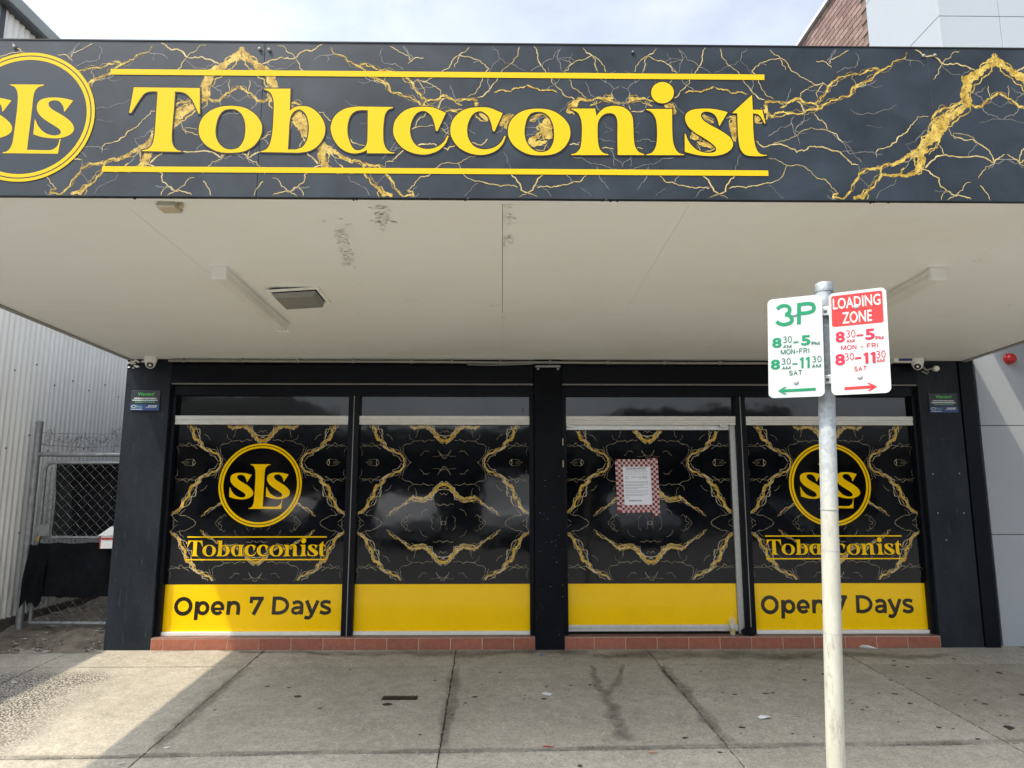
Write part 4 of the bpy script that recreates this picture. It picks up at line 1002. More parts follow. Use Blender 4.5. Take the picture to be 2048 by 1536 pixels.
# ================================================================== FASCIA SIGN
FZ0, FZ1 = 2.893, 3.708
fs = thing('fascia_sign', 'long black marble fascia sign with yellow word Tobacconist and round emblem', 'sign', (0.5, YF, FZ0))
FX = [-3.74, -1.19, 2.14, 4.69]
for a, b2 in zip(FX, FX[1:]):
    MB().box(a + .0006, b2 - .0006, YF, YF + 0.026, FZ0, FZ1).build('sign_panel', 'fascia_marble', fs, bevel=0.001, seg=1)
MB().box(FX[0], FX[-1], YF - .003, YF + .028, FZ1 + .0005, FZ1 + .007).build('top_edge', 'letter_edge', fs)
Z3 = (1348, 0, 2.9257)
fv = [   # right part of the repeat: zoom pixels, widths in zoom pixels
    [(1880, 312, 6), (1872, 345, 34), (1845, 378, 46), (1790, 430, 40), (1715, 470, 50), (1700, 540, 44), (1728, 605, 36)],
    [(1728, 605, 28), (1655, 655, 40), (1585, 700, 66), (1535, 765, 70), (1490, 830, 58), (1450, 880, 52), (1400, 905, 32), (1340, 940, 22), (1280, 965, 18), (1210, 985, 16), (1140, 990, 12), (1085, 1015, 13), (1050, 1075, 10), (1020, 1135, 10), (990, 1165, 8), (930, 1162, 8), (965, 1130, 7)],
    [(1728, 605, 14), (1765, 628, 13), (1805, 622, 12), (1850, 578, 12), (1897, 540, 12)],
    [(1700, 580, 16), (1665, 605, 14), (1615, 632, 14), (1540, 652, 14), (1510, 690, 15), (1530, 732, 14)],
    [(1435, 895, 44), (1437, 950, 36), (1425, 1000, 26), (1380, 1020, 17), (1300, 1026, 17), (1215, 1020, 14), (1180, 1060, 12), (1145, 1110, 13), (1105, 1152, 28), (1050, 1164, 22)],
    [(1210, 985, 10), (1210, 1020, 12)], [(1300, 1022, 12), (1332, 1010, 12), (1346, 982, 10)],
    [(1440, 985, 9), (1490, 1000, 8), (1550, 1042, 8), (1590, 1110, 8), (1640, 1146, 8), (1740, 1168, 6)], [(1590, 1112, 6), (1565, 1170, 5)], [(1640, 1146, 6), (1600, 1172, 5)],
    [(1640, 1146, 5), (1688, 1112, 5), (1702, 1080, 4), (1740, 1066, 3)],
    [(1470, 985, 9), (1530, 922, 9), (1590, 905, 9), (1680, 920, 9), (1780, 915, 9), (1840, 935, 9), (1874, 960, 9)], [(1874, 960, 8), (1850, 900, 7), (1785, 842, 7), (1700, 820, 7), (1640, 800, 6), (1608, 742, 4)],
    [(1580, 905, 5), (1560, 862, 5), (1528, 838, 4)], [(1650, 815, 5), (1635, 780, 3), (1720, 790, 3), (1780, 840, 3)], [(1874, 960, 5), (1822, 975, 4), (1780, 1046, 4)], [(1874, 955, 7), (1905, 920, 7), (1936, 902, 7)],
    [(1790, 1086, 6), (1830, 1130, 6), (1850, 1172, 5)],
    [(1410, 290, 6), (1470, 330, 7), (1560, 366, 9), (1650, 370, 9), (1720, 392, 9), (1768, 416, 9)], [(1560, 370, 5), (1612, 340, 5), (1626, 316, 4), (1670, 302, 4)], [(1568, 376, 5), (1548, 430, 5), (1515, 466, 4)], [(1570, 380, 3), (1620, 432, 3), (1690, 440, 3), (1740, 398, 3)],
    [(1835, 500, 4), (1840, 540, 5), (1850, 575, 4)], [(1700, 600, 4), (1660, 640, 5), (1600, 690, 5)],
    [(1440, 800, 5), (1455, 830, 5), (1440, 870, 6)], [(1490, 905, 5), (1520, 880, 5), (1530, 845, 4)],
    # limb running up to the right of the word
    [(530, 612, 16), (540, 655, 14), (578, 680, 15), (680, 662, 12), (760, 660, 10), (830, 640, 13), (880, 612, 10), (960, 582, 9), (1030, 560, 10), (1060, 508, 15), (1120, 480, 13), (1172, 440, 8), (1202, 415, 12), (1268, 388, 8), (1285, 360, 6), (1350, 340, 4), (1362, 305, 3)],
    [(530, 605, 16), (560, 592, 12), (600, 595, 9), (660, 606, 9), (710, 580, 17), (760, 600, 13), (825, 610, 11), (880, 555, 11), (920, 490, 10), (1000, 450, 9), (1080, 436, 9), (1130, 412, 9), (1202, 408, 11)],
    [(620, 632, 11), (645, 622, 9), (662, 608, 6)], [(715, 590, 9), (752, 628, 9), (762, 655, 9)], [(826, 608, 9), (845, 640, 10)], [(1060, 520, 5), (1040, 460, 3), (1045, 430, 3)], [(1050, 530, 5), (1120, 500, 5), (1170, 445, 4)],
    [(585, 580, 5), (512, 522, 5), (495, 465, 5), (455, 415, 6), (500, 372, 6), (560, 350, 6), (622, 340, 7), (562, 290, 4)], [(622, 340, 7), (662, 370, 6), (682, 410, 6), (742, 450, 5), (850, 495, 4)], [(622, 345, 5), (652, 412, 4)],
    [(530, 585, 7), (500, 580, 7), (460, 545, 6), (410, 480, 6), (380, 430, 5), (315, 380, 5), (282, 340, 6), (270, 285, 5)], [(430, 285, 3), (390, 350, 4), (310, 390, 3), (240, 426, 3)],
    [(742, 572, 5), (740, 546, 5), (800, 510, 5), (870, 482, 5), (960, 470, 4)], [(842, 572, 5), (830, 546, 4), (880, 486, 4)],
    [(830, 360, 6), (890, 366, 6), (922, 396, 5)], [(905, 376, 6), (940, 340, 6), (1022, 295, 6)], [(950, 430, 4), (1060, 396, 4), (1086, 350, 3), (1060, 310, 3)], [(900, 370, 4), (930, 320, 4), (945, 292, 3)],
    [(1030, 640, 2), (1110, 670, 3), (1230, 640, 3), (1310, 620, 2)], [(1120, 735, 2), (1220, 745, 2)],
    [(820, 660, 6), (880, 720, 7), (895, 765, 7), (950, 785, 7), (985, 835, 6)], [(895, 765, 5), (820, 755, 4), (740, 770, 4), (700, 802, 4), (580, 840, 3)], [(702, 680, 4), (680, 730, 4), (612, 755, 4), (550, 800, 3)],
    [(700, 800, 3), (720, 740, 3), (800, 690, 3)],
    [(480, 825, 8), (512, 855, 8), (600, 845, 9), (680, 870, 8), (760, 885, 9), (822, 856, 9), (900, 870, 8), (970, 890, 8), (1012, 930, 7), (1080, 965, 6)], [(970, 886, 4), (1040, 880, 4), (1072, 925, 4), (1102, 952, 4)], [(1040, 880, 3), (1000, 840, 3), (985, 835, 3)], [(1080, 965, 4), (1095, 1000, 4)],
    [(550, 925, 3), (600, 935, 3), (640, 960, 4), (740, 970, 4), (800, 1000, 4), (832, 1040, 5), (890, 1055, 5), (922, 1100, 5), (962, 1130, 5)], [(665, 970, 4), (640, 1020, 4), (560, 1072, 5), (490, 1086, 7), (420, 1100, 7), (320, 1104, 6)],
    [(265, 1137, 9), (310, 1080, 9), (356, 1030, 8)], [(356, 1030, 3), (376, 960, 3), (396, 900, 3)], [(200, 1168, 4), (240, 1142, 5), (265, 1137, 5)], [(550, 1086, 3), (640, 1162, 3)],
    [(1185, 925, 3), (1250, 860, 7), (1312, 800, 8), (1368, 762, 8), (1384, 732, 5), (1490, 682, 4)],
    [(1300, 1045, 3), (1290, 1080, 3), (1240, 1100, 3), (1180, 1165, 3)], [(1090, 1040, 3), (1140, 1100, 3)],
    [(243, 512, 10), (285, 526, 9), (330, 545, 9), (395, 540, 9), (430, 552, 6)],
    [(525, 640, 26), (500, 690, 34), (478, 722, 18)], [(352, 690, 20), (352, 745, 44), (348, 832, 18)], [(300, 690, 8), (352, 690, 12)], [(150, 770, 16), (220, 840, 18), (240, 860, 8)], [(180, 690, 18), (230, 712, 14)],
]
Z2 = (680, 60, 2.9257)
fv2 = [   # the part towards the centre of the repeat
    [(1345, 490, 34), (1365, 440, 40), (1392, 406, 20), (1470, 412, 11), (1530, 402, 16), (1575, 412, 16), (1602, 426, 11), (1647, 426, 10)], [(1462, 446, 11), (1492, 436, 9), (1502, 415, 6)], [(1600, 400, 12), (1570, 400, 22), (1530, 405, 14)],
    [(1588, 366, 7), (1602, 398, 5)], [(1586, 370, 4), (1610, 342, 3), (1647, 326, 3)],
    [(1340, 288, 5), (1360, 340, 5), (1412, 370, 5), (1440, 402, 5)], [(1230, 280, 6), (1290, 350, 6), (1340, 395, 7), (1372, 406, 7)], [(1375, 405, 3), (1330, 425, 4), (1310, 460, 3), (1275, 490, 3)],
    [(1420, 105, 4), (1476, 150, 8), (1400, 175, 6), (1342, 210, 6), (1308, 242, 5)], [(1476, 152, 7), (1486, 200, 5), (1508, 242, 4)], [(1480, 152, 5), (1530, 195, 6), (1556, 246, 5)],
    [(1130, 95, 6), (1152, 160, 6), (1200, 246, 5), (1230, 280, 5)], [(1290, 105, 4), (1240, 170, 4), (1110, 242, 3)],
    [(1530, 694, 7), (1602, 700, 7)], [(1340, 672, 7), (1398, 676, 7)], [(1350, 740, 3), (1420, 752, 3), (1462, 780, 4), (1520, 786, 4), (1590, 815, 4), (1647, 815, 3)],
    [(1440, 850, 5), (1400, 890, 6), (1330, 905, 6), (1240, 920, 7), (1150, 925, 6)], [(1405, 920, 2), (1470, 975, 2)], [(1500, 790, 2), (1500, 815, 2)], [(1545, 610, 2), (1600, 590, 2), (1540, 540, 2)], [(1625, 172, 3), (1647, 172, 3)],
    [(1088, 325, 10), (1140, 345, 9), (1175, 357, 9), (1230, 352, 9), (1268, 368, 6)], [(1090, 953, 9), (1140, 905, 9), (1185, 850, 8)], [(1030, 985, 4), (1088, 962, 5)], [(1225, 515, 34), (1190, 570, 60), (1215, 640, 36)], [(1100, 640, 50), (1135, 670, 40), (1210, 650, 16)], [(1105, 535, 12), (1160, 500, 18), (1225, 508, 20)], [(930, 560, 40), (965, 520, 36), (1000, 498, 20)],
    [(1700, 480, 5), (1740, 480, 7), (1775, 478, 6)], [(1690, 440, 5), (1700, 470, 5)],
]
XCc = 0.584; XA1, XA0 = 2.487, -1.305; FL = XA1 - XCc
FSZ = 5.18 / 2048 / 2.9257
rgv = random.Random(5); thick, thin, faint = MB(), MB(), MB(); k = 0
pi_ = 0
for src, lst in ((Z3, fv), (Z2, fv2)):
    for path in lst:
        pi_ += 1
        base = []
        for x, y, w in path:
            p = at(src[0] + x / src[2], src[1] + y / src[2], YF); base.append((abs(p.x - XCc) if src is Z2 else p.x - XCc, p.z, w * FSZ * 1.12))
        wmax = max(q[2] for q in path)
        tgt0 = thick if wmax >= 9.5 else (thin if wmax >= 5 else faint)
        if wmax < 9.5: base = [(u, z, w * 0.68) for u, z, w in base]
        strands = [(fractal(base, rgv, 0.10, 0.012), tgt0)]
        if wmax >= 9.5: base = [(u, z, w * (0.86 if w * 0.9 > 0.02 else 0.72)) for u, z, w in base]; strands = [(fractal(base, rgv, 0.11, 0.010), tgt0)]
        strands += [(q, faint) for q in cracks(base, rgv, 1 if rgv.random() < (.6 if wmax >= 7 else .15) else 0, .06, .20, .0036)]
        if wmax >= 14: strands += [(q, thick) for q in braid(base, rgv, 0.012)]
        kl = (XCc - XA0) / FL
        for mode, (dens, tgt) in [(a, b3) for a in range(4) for b3 in strands]:
            pts = []
            for u, z, w in dens:
                if mode == 0: X = XCc + u
                elif mode == 1: X = XCc - u * kl
                elif mode == 2: X = XA1 + (FL - u)
                else: X = XA0 - (FL - u) * kl
                pts.append((X, z, w))
            if mode < 4:
                k += 1; ribbon(tgt, pts, YF - 0.0003 - (k % len(strands) + pi_ * 4) * 3.5e-6, (FX[0] + .01, FX[-1] - .01, FZ0 + .004, FZ1 - .004))
for mb_, nm_, mt_ in ((thick, 'gold_vein', 'gold_print'), (thin, 'hairline_vein', 'pale_gold_print'), (faint, 'faint_vein', 'faint_print')): tag(mb_.build(nm_, mt_, fs, fix=False), kind='stuff')
for (ax_, ay_), (bx_, by_), (cx_, cy_), (dx_, dy_) in (((222, 140), (1528, 148), (1528, 158), (222, 152)), ((205, 333), (1536, 341), (1536, 352), (205, 344))):
    a, b2, c, d = [at(*q, YF) for q in ((ax_, ay_), (bx_, by_), (cx_, cy_), (dx_, dy_))]
    z1 = (a.z + b2.z) / 2; z0 = (c.z + d.z) / 2
    MB().quad((a.x, YF - .0022, z0), (b2.x, YF - .0022, z0), (b2.x, YF - .0022, z1), (a.x, YF - .0022, z1)).build('rule', 'yellow_vinyl', fs, fix=False)
word(fs, WX0, WX1, WZ0, WZ1, YF - 0.0034, 'yellow_vinyl', 'letter_edge', 0.0066)
emblem(fs, EX, EZ, ER, YF - 0.0022, 'emblem_black', 'yellow_vinyl')
for px, py in ((520, 99), (539, 101), (1266, 106), (1846, 113), (1868, 112), (30, 95)):
    p = at(px, py, YF); MB().lathe([(.009, 0), (.008, -.006), (.003, -.009)], (p.x, YF - .003, p.z), 10, axis='Y').build('screw', 'dark_bolt' if px == 1266 else 'grey_box', fs)

# ================================================================== THINGS UNDER THE AWNING
def batten(x, y0, y1, label):
    t_ = thing('fluorescent_light', label, 'light', (x, (y0 + y1) / 2, zs((y0 + y1) / 2)), 'batten lights on the soffit', local=True, rot=(math.atan(-0.045), 0, 0))
    h = (y1 - y0) / 2
    MB().box(-.036, .036, -h, h, -.035, -.001).build('body', 'white_plastic', t_, bevel=0.004)
    mb = MB(); pr = [(-.040, -.036), (-.044, -.055), (-.030, -.078), (.030, -.078), (.044, -.055), (.040, -.036)]
    mb.prism([(x_, -h + .03, z_) for x_, z_ in pr], (0, 2 * h - .06, 0)); mb.build('diffuser', 'diffuser', t_, bevel=0.004)
    for s_ in (-1, 1):
        y = s_ * (h - .015); MB().box(-.047, .047, y - .016, y + .016, -.084, -.0005).build('end_cap', 'white_plastic', t_, bevel=0.006)
    return t_
batten(-1.765, -2.56, -1.29, 'white batten light on the soffit beside the loose square vent')
batten(2.72, -2.60, -1.33, 'white batten light on the soffit above the parking signs')
# loose square vent
a, b2, c = on_soffit(540, 578), on_soffit(637, 575), on_soffit(648, 600)
vx, vy = -1.43, -2.02
vt = thing('ceiling_vent', 'square grey vent with white frame sagging out of the soffit', 'vent', (vx, vy, zs(vy)), local=True, rot=(R(-3.5), R(-4), 0))
fr = MB()
for x0, x1, y0, y1 in ((-.18, .18, -.16, -.135), (-.18, .18, .135, .16), (-.18, -.155, -.135, .135), (.155, .18, -.135, .135)): fr.box(x0, x1, y0, y1, -.026, -.014)
fr.build('frame', 'white_plastic', vt, bevel=.002)
MB().prism([(-.15, -.13, -.03), (.15, -.13, -.03), (.13, -.105, -.062), (-.13, -.105, -.062)], (0, .24, 0)).build('housing', 'grey_box', vt, bevel=.004)
MB().box(-.16, .16, -.14, .14, -.0139, -.004).build('cavity', 'black_void', vt)
# beige junction box at the front edge
p = on_soffit(338, 404)
jb = thing('junction_box', 'small beige junction box under the front edge of the awning', 'box', (p.x, p.y, zs(p.y)), local=True)
MB().box(-.045, .045, -.03, .05, -.040, 0).build('box', 'beige_plastic', jb, bevel=.005)
MB().box(-.048, .048, -.033, .053, -.026, -.020).build('lid_seam', 'grey_trim', jb)
MB().box(.048, .066, -.005, .02, -.028, -.005).build('cable_gland', 'beige_plastic', jb, bevel=.003)
# security cameras
def cctv(px, py, label, turn):
    p = on_soffit(px, py)
    t_ = thing('security_camera', label, 'camera', (p.x, p.y, zs(p.y)), 'dome cameras at the corners', local=True, rot=(0, 0, turn))
    MB().lathe([(.068, 0), (.072, -.02), (.066, -.055), (.060, -.075)], n=28).build('base', 'white_plastic', t_, smooth=True)
    t_.scale = (.84, .84, .84)
    pr = [(.058 * math.cos(a), -.072 - .066 * math.sin(a)) for a in [i * math.pi / 2 / 9 for i in range(10)]]
    dm = MB().lathe([(max(.002, r_), z_) for r_, z_ in pr], n=28).build('dome', 'white_plastic', t_, smooth=True)
    mb = MB().lathe([(.036, 0), (.036, .008), (.030, .014)], n=20, axis='Y'); 
    rot = Matrix.Translation((0, -.036, -.098)) @ Matrix.Rotation(R(180 + 28), 4, 'X') @ Matrix.Translation((0, 0, 0))
    mb.xf(rot).build('lens', 'lens_black', t_)
    return t_
cctv(302, 714, 'white dome camera above the alley-side pillar', R(22))
cctv(1834, 717, 'white dome camera above the right-hand pillar', R(-32))
# blue and white cable tray stub and floodlight arm by the right camera
p = at(1808, 721, -.08)
cl = thing('cable_cover', 'white cable cover with blue stripe beside the right dome camera', 'cable cover', (p.x, -.08, p.z))
MB().box(p.x - .12, p.x + .13, -.11, -.05, p.z - .022, p.z + .026).build('cover', 'white_plastic', cl, bevel=.006)
MB().box(p.x - .07, p.x + .09, -.1125, -.1095, p.z - .010, p.z + .014).build('stripe', 'warn_blue', cl)
p = at(1873, 737, -.05)
cj = thing('cable_joint', 'white cable joint hanging off the right-hand pillar top', 'cable', (p.x, -.02, p.z))
MB().lathe([(.026, 0), (.030, .02), (.022, .05)], (p.x, -.06, p.z), 14, axis='Y').build('plug', 'white_plastic', cj, smooth=True)
MB().tube([(p.x - .16, -.05, p.z + .035), (p.x - .11, -.06, p.z - .02), (p.x - .06, -.05, p.z - .005), (p.x, -.04, p.z)], .009, 6).build('cable', 'conduit', cj, smooth=True)
MB().tube([(p.x - .15, -.05, p.z - .03), (p.x - .10, -.055, p.z - .055), (p.x - .085, -.05, p.z - .03)], .007, 6).build('loop', 'conduit', cj, smooth=True)
# conduit under the back of the soffit
cn = thing('cable_conduit', 'thin cream conduit clipped along the back of the soffit', 'conduit', (0, -.035, 2.71))
pts = [(-3.30, 2.726), (-2.4, 2.724), (-1.2, 2.722), (-.45, 2.719), (0.0, 2.713), (.3, 2.718), (.8, 2.716), (1.4, 2.715), (2.4, 2.714), (3.05, 2.715), (3.9, 2.72)]
MB().tube([(x, -.035, z) for x, z in pts], .0125, 8).build('tube', 'conduit', cn, smooth=True)
for px in (366, 484, 596, 707, 823, 904, 1001, 1100, 1216, 1329, 1440, 1560):
    x = at(px, 722, -.035).x
    z = next(z0 + (z1 - z0) * (x - x0) / (x1 - x0) for (x0, z0), (x1, z1) in zip(pts, pts[1:]) if x0 <= x <= x1)
    MB().box(x - .010, x + .010, -.050, -.018, z - .015, z + .026).build('clip', 'conduit', cn, bevel=.003)
MB().tube([(-.35, -.05, 2.69), (-.1, -.055, 2.685), (.12, -.05, 2.692), (.3, -.05, 2.70)], .005, 6).build('loose_wire', 'conduit', cn, smooth=True)

# warning boards
def warning(px, py, w, h, label, seed):
    p = at(px, py, -.005); x0, x1, z0, z1 = p.x - w / 2, p.x + w / 2, p.z - h / 2, p.z + h / 2
    t_ = thing('warning_sign', label, 'sign', (p.x, 0, z0), 'warning boards on the pillars')
    MB().box(x0, x1, -.010, -.001, z0, z1).build('board', 'warn_board', t_, bevel=.002)
    U = lambda u, v: (x0 + u * w, -.0118, z0 + v * h)
    mb = MB(); mb.quad(U(.005, .01), U(.995, .01), U(.995, .30), U(.005, .30)); mb.build('blue_band', 'warn_blue', t_, fix=False)
    U = lambda u, v: (x0 + u * w, -.0131, z0 + v * h)
    text_mb(MB(), 'Warning!', .24, .80, .68, .90, U, .02).build('heading', 'warn_green', t_, fix=False)
    rg = random.Random(seed)
    def line(a, b_, v, hh, nm, mat):
        mb = MB(); u = a
        while u < b_:
            wd = rg.uniform(.025, .085); e = min(b_, u + wd); mb.quad(U(u, v), U(e, v), U(e, v + hh), U(u, v + hh)); u = e + .010
        mb.build(nm, mat, t_, fix=False)
    line(.12, .88, .58, .05, 'text_line', 'warn_white'); line(.07, .93, .485, .05, 'text_line', 'warn_white'); line(.16, .84, .395, .045, 'text_line', 'warn_teal')
    line(.62, .92, .205, .05, 'text_line', 'warn_white'); line(.55, .90, .145, .025, 'text_line', 'warn_white'); line(.04, .42, .05, .025, 'text_line', 'warn_white')
    mb = MB(); stroke(mb, [(q[0], q[1]) for q in arc(.13, .17, .085, 20, 170, 12, .09)], .022, U); stroke(mb, [(.05, .19), (.12, .13), (.2, .15)], .02, U); mb.build('logo_mark', 'warn_white', t_, fix=False)
    text_mb(MB(), 'Spy', .21, .42, .12, .25, U, .02).build('logo_word', 'warn_teal', t_, fix=False)
warning(291, 801, .285, .20, 'warning board on the alley-side pillar', 3)
warning(1886, 806, .285, .195, 'warning board on the right-hand pillar', 4)

# closure notice with chequered tape
p = at(1275, 970, GY); nw, nh = .30, .405
nt = thing('closure_notice', 'white closure notice framed in red and white chequered tape on the door', 'notice', (p.x - .01, GY, p.z - .2))
tilt = R(-1.6)
def NP(d):
    c_, s_ = math.cos(tilt), math.sin(tilt)
    return lambda u, v: (p.x - .004 + u * c_ + v * s_, GY - d, p.z - u * s_ * 0.4 + v * c_)
MB().add([NP(.006)(u, v) for u, v in ((-.142, -.20), (.142, -.20), (.142, .20), (-.142, .20))], [(0, 1, 2, 3)]).build('sheet', 'paper', nt, fix=False)
def tape(u0, v0, u1, v1, d, seed, ang=0):
    """strip of tape made of little squares, three across"""
    mb = MB(); vert = abs(v1 - v0) > abs(u1 - u0); L = max(abs(u1 - u0), abs(v1 - v0)); q = .0245; n_ = int(L / q); rg = random.Random(seed)
    for i in range(n_):
        for j in range(3):
            if vert: a, b_ = u0 + (j - 1.5) * q + i * q * ang, v0 + i * q
            else: a, b_ = u0 + i * q, v0 + (j - 1.5) * q + i * q * ang
            m_ = (i + j) % 2
            mb.add([NP(d)(x, y) for x, y in ((a, b_), (a + q, b_), (a + q, b_ + q), (a, b_ + q))], [(0, 1, 2, 3)], m_)
    for i in range(int(L * 60)):      # broken black print on the tape
        t_ = rg.random()
        if rg.random() < .35: continue
        a = u0 + (u1 - u0) * t_ + (rg.uniform(-.012, .012) if vert else 0); b_ = v0 + (v1 - v0) * t_ + (rg.uniform(-.012, .012) if not vert else 0)
        mb.add([NP(d + .0008)(a + x, b_ + y) for x, y in ((-.005, -.002), (.005, -.003), (.004, .003), (-.003, .002))], [(0, 1, 2, 3)], 2)
    mb.build('tape', ['tape_red', 'tape_white', 'ink'], nt, fix=False)
tape(-.172, -.262, -.172, .250, .0085, 1, 0.0)
tape(-.205, .218, .170, .218, .0100, 2, -.008)
tape(-.185, -.232, .18, -.232, .0115, 3, .008)
tape(.174, -.300, .174, .272, .0130, 4, .010)
text_mb(MB(), 'CLOSURE NOTICE', -.108, .095, .152, .172, NP(.0072), .03).build('heading', 'ink', nt, fix=False)
rg = random.Random(9)
def nline(v, a, b_, h_, mat='ink_grey'):
    mb = MB(); u = a
    while u < b_:
        e = min(b_, u + rg.uniform(.012, .035)); mb.add([NP(.0072)(x, y) for x, y in ((u, v), (e, v), (e, v + h_), (u, v + h_))], [(0, 1, 2, 3)]); u = e + .004
    mb.build('text_line', mat, nt, fix=False)
for v, a, b_ in ((.138, -.105, .095), (.126, -.115, .11), (.105, -.12, .11), (.082, -.12, -.075), (.070, -.12, -.075), (.058, -.12, -.075), (.082, -.055, .0), (.070, -.055, .01), (.03, -.12, .11), (.021, -.12, .11), (.002, -.12, .11), (-.008, -.12, .06), (-.028, -.12, .11), (-.038, -.12, .0), (-.058, -.12, .11), (-.072, -.12, .10), (-.092, -.12, .11), (-.104, -.12, .06), (-.12, -.12, -.08), (-.135, -.12, -.08)): nline(v, a, b_, .0042)
nline(-.158, -.09, .035, .009, 'ink')
for chp in ([arc(.030, .075, .011, 0, 360, 14, .012)], [[(.052, .062), (.052, .088)]], [[(.066, .062), (.066, .088), (.078, .084), (.076, .076), (.066, .074), (.080, .062)]], [[(.090, .062), (.090, .088), (.102, .084), (.100, .076), (.090, .074), (.104, .062)]]):
    mb = MB(); [stroke(mb, q, .0028, NP(.0072)) for q in chp]; mb.build('handwriting', 'ink', nt, fix=False)

# drink cup left by the door
p = at(1466, 1268, .05); cx, cy, cz = p.x, .055, .0945
cu = thing('drink_cup', 'clear plastic drink cup with straw standing at the foot of the door', 'cup', (cx, cy, cz))
MB().lathe([(.026, 0), (.034, .10), (.036, .125), (.034, .126), (.025, .004)], (cx, cy, cz), 20).build('cup', 'clear_plastic', cu, smooth=True)
MB().lathe([(.0245, .005), (.030, .055)], (cx, cy, cz), 20).build('drink', 'drink', cu, smooth=True)
MB().lathe([(.038, .124), (.038, .132), (.030, .142), (.024, .156), (.010, .160)], (cx, cy, cz), 20).build('lid', 'clear_plastic', cu, smooth=True)
MB().tube([(cx - .006, cy, cz + .03), (cx + .002, cy, cz + .215)], .004, 8).build('straw', 'straw', cu)
# dark rag by the door post
p = at(1492, 1256, .06)
mb = MB(); rg = random.Random(3)
mb.lathe([(.05, 0), (.062, .02), (.05, .05), (.02, .075), (.004, .08)], (p.x + .012, .045, .0945), 12)
mb.v = [(x + rg.uniform(-.012, .012), y + rg.uniform(-.008, .008), z + (rg.uniform(-.008, .01) if z > .1 else 0)) for x, y, z in mb.v]
o = mb.build('rag', 'shade_cloth', smooth=True); tag(o, 'dark crumpled rag beside the drink cup at the door', 'rag')

# ================================================================== POST AND PARKING SIGNS
PB, PT = Vector((1.288, -3.79, gz(-3.79))), Vector((1.400, -3.79, 2.392))
post = thing('sign_post', 'leaning galvanised sign post painted white below, on the footpath', 'post', PB)
def pp(z): return PB + (PT - PB) * ((z - PB.z) / (PT.z - PB.z))
MB().tube([pp(1.30), pp(1.8), pp(2.375)], .0338, 24).build('pipe', 'white_post_paint', post, smooth=True)
MB().tube([PB - Vector((0, 0, .05)), pp(.6), pp(1.305)], .0350, 24).build('painted_sleeve', 'white_post_paint', post, smooth=True)
for z in (1.255, 1.42, .93): MB().tube([pp(z - .0015), pp(z + .0015)], .0357, 24).build('strap_mark', 'grey_trim', post)
MB().lathe([(.0365, -.035), (.0375, -.03), (.0375, .0), (.034, .006), (.005, .008)], pp(2.385), 24).build('cap', 'galvanised', post, smooth=True)
SG = {  # thin sign capitals on a unit box
    'M': [[(0, 0), (0, 1)], [(0, 1), (.5, .05)], [(.5, .05), (1, 1)], [(1, 1), (1, 0)]], 'O': [arc(.5, .5, .5, 0, 360, 16)], 'N': [[(0, 0), (0, 1)], [(0, 1), (1, 0)], [(1, 0), (1, 1)]], '-': [[(.1, .42), (.9, .42)]],
    'F': [[(0, 0), (0, 1), (1, 1)], [(0, .52), (.8, .52)]], 'R': [[(0, 0), (0, 1), (.6, 1), (.95, .85), (.95, .65), (.6, .5), (0, .5)], [(.5, .5), (1, 0)]], 'I': [[(.5, 0), (.5, 1)]],
    'S': [curve_pts([(.95, .82), (.55, 1), (.08, .82), (.2, .56), (.8, .44), (.95, .18), (.5, 0), (.03, .2)], 3)], 'A': [[(0, 0), (.5, 1), (1, 0)], [(.2, .36), (.8, .36)]], 'T': [[(0, 1), (1, 1)], [(.5, 1), (.5, 0)]],
    'P': [[(0, 0), (0, 1), (.65, 1), (1, .85), (1, .65), (.65, .48), (0, .48)]], '3': [curve_pts([(.08, .9), (.5, 1), (.9, .8), (.6, .53), (.4, .52)], 3), curve_pts([(.4, .52), (.75, .5), (.97, .25), (.5, 0), (.03, .14)], 3)], '0': [arc(.5, .5, .46, 0, 360, 16, .5)]}
SWD = {'M': 1.1, 'I': .25, '-': .6, ' ': .35, 'O': 1.0}
def stroke_text(mb, body, u0, u1, v0, v1, w, P):
    tot = sum(SWD.get(c, .8) for c in body) + .34 * (len(body) - 1); k_ = (u1 - u0) / tot; u = u0
    for c in body:
        wd = SWD.get(c, .8) * k_
        for q in SG.get(c, []): stroke(mb, [(u + x * wd, v0 + y * (v1 - v0)) for x, y in q], w, P)
        u += wd + .34 * k_
    return mb
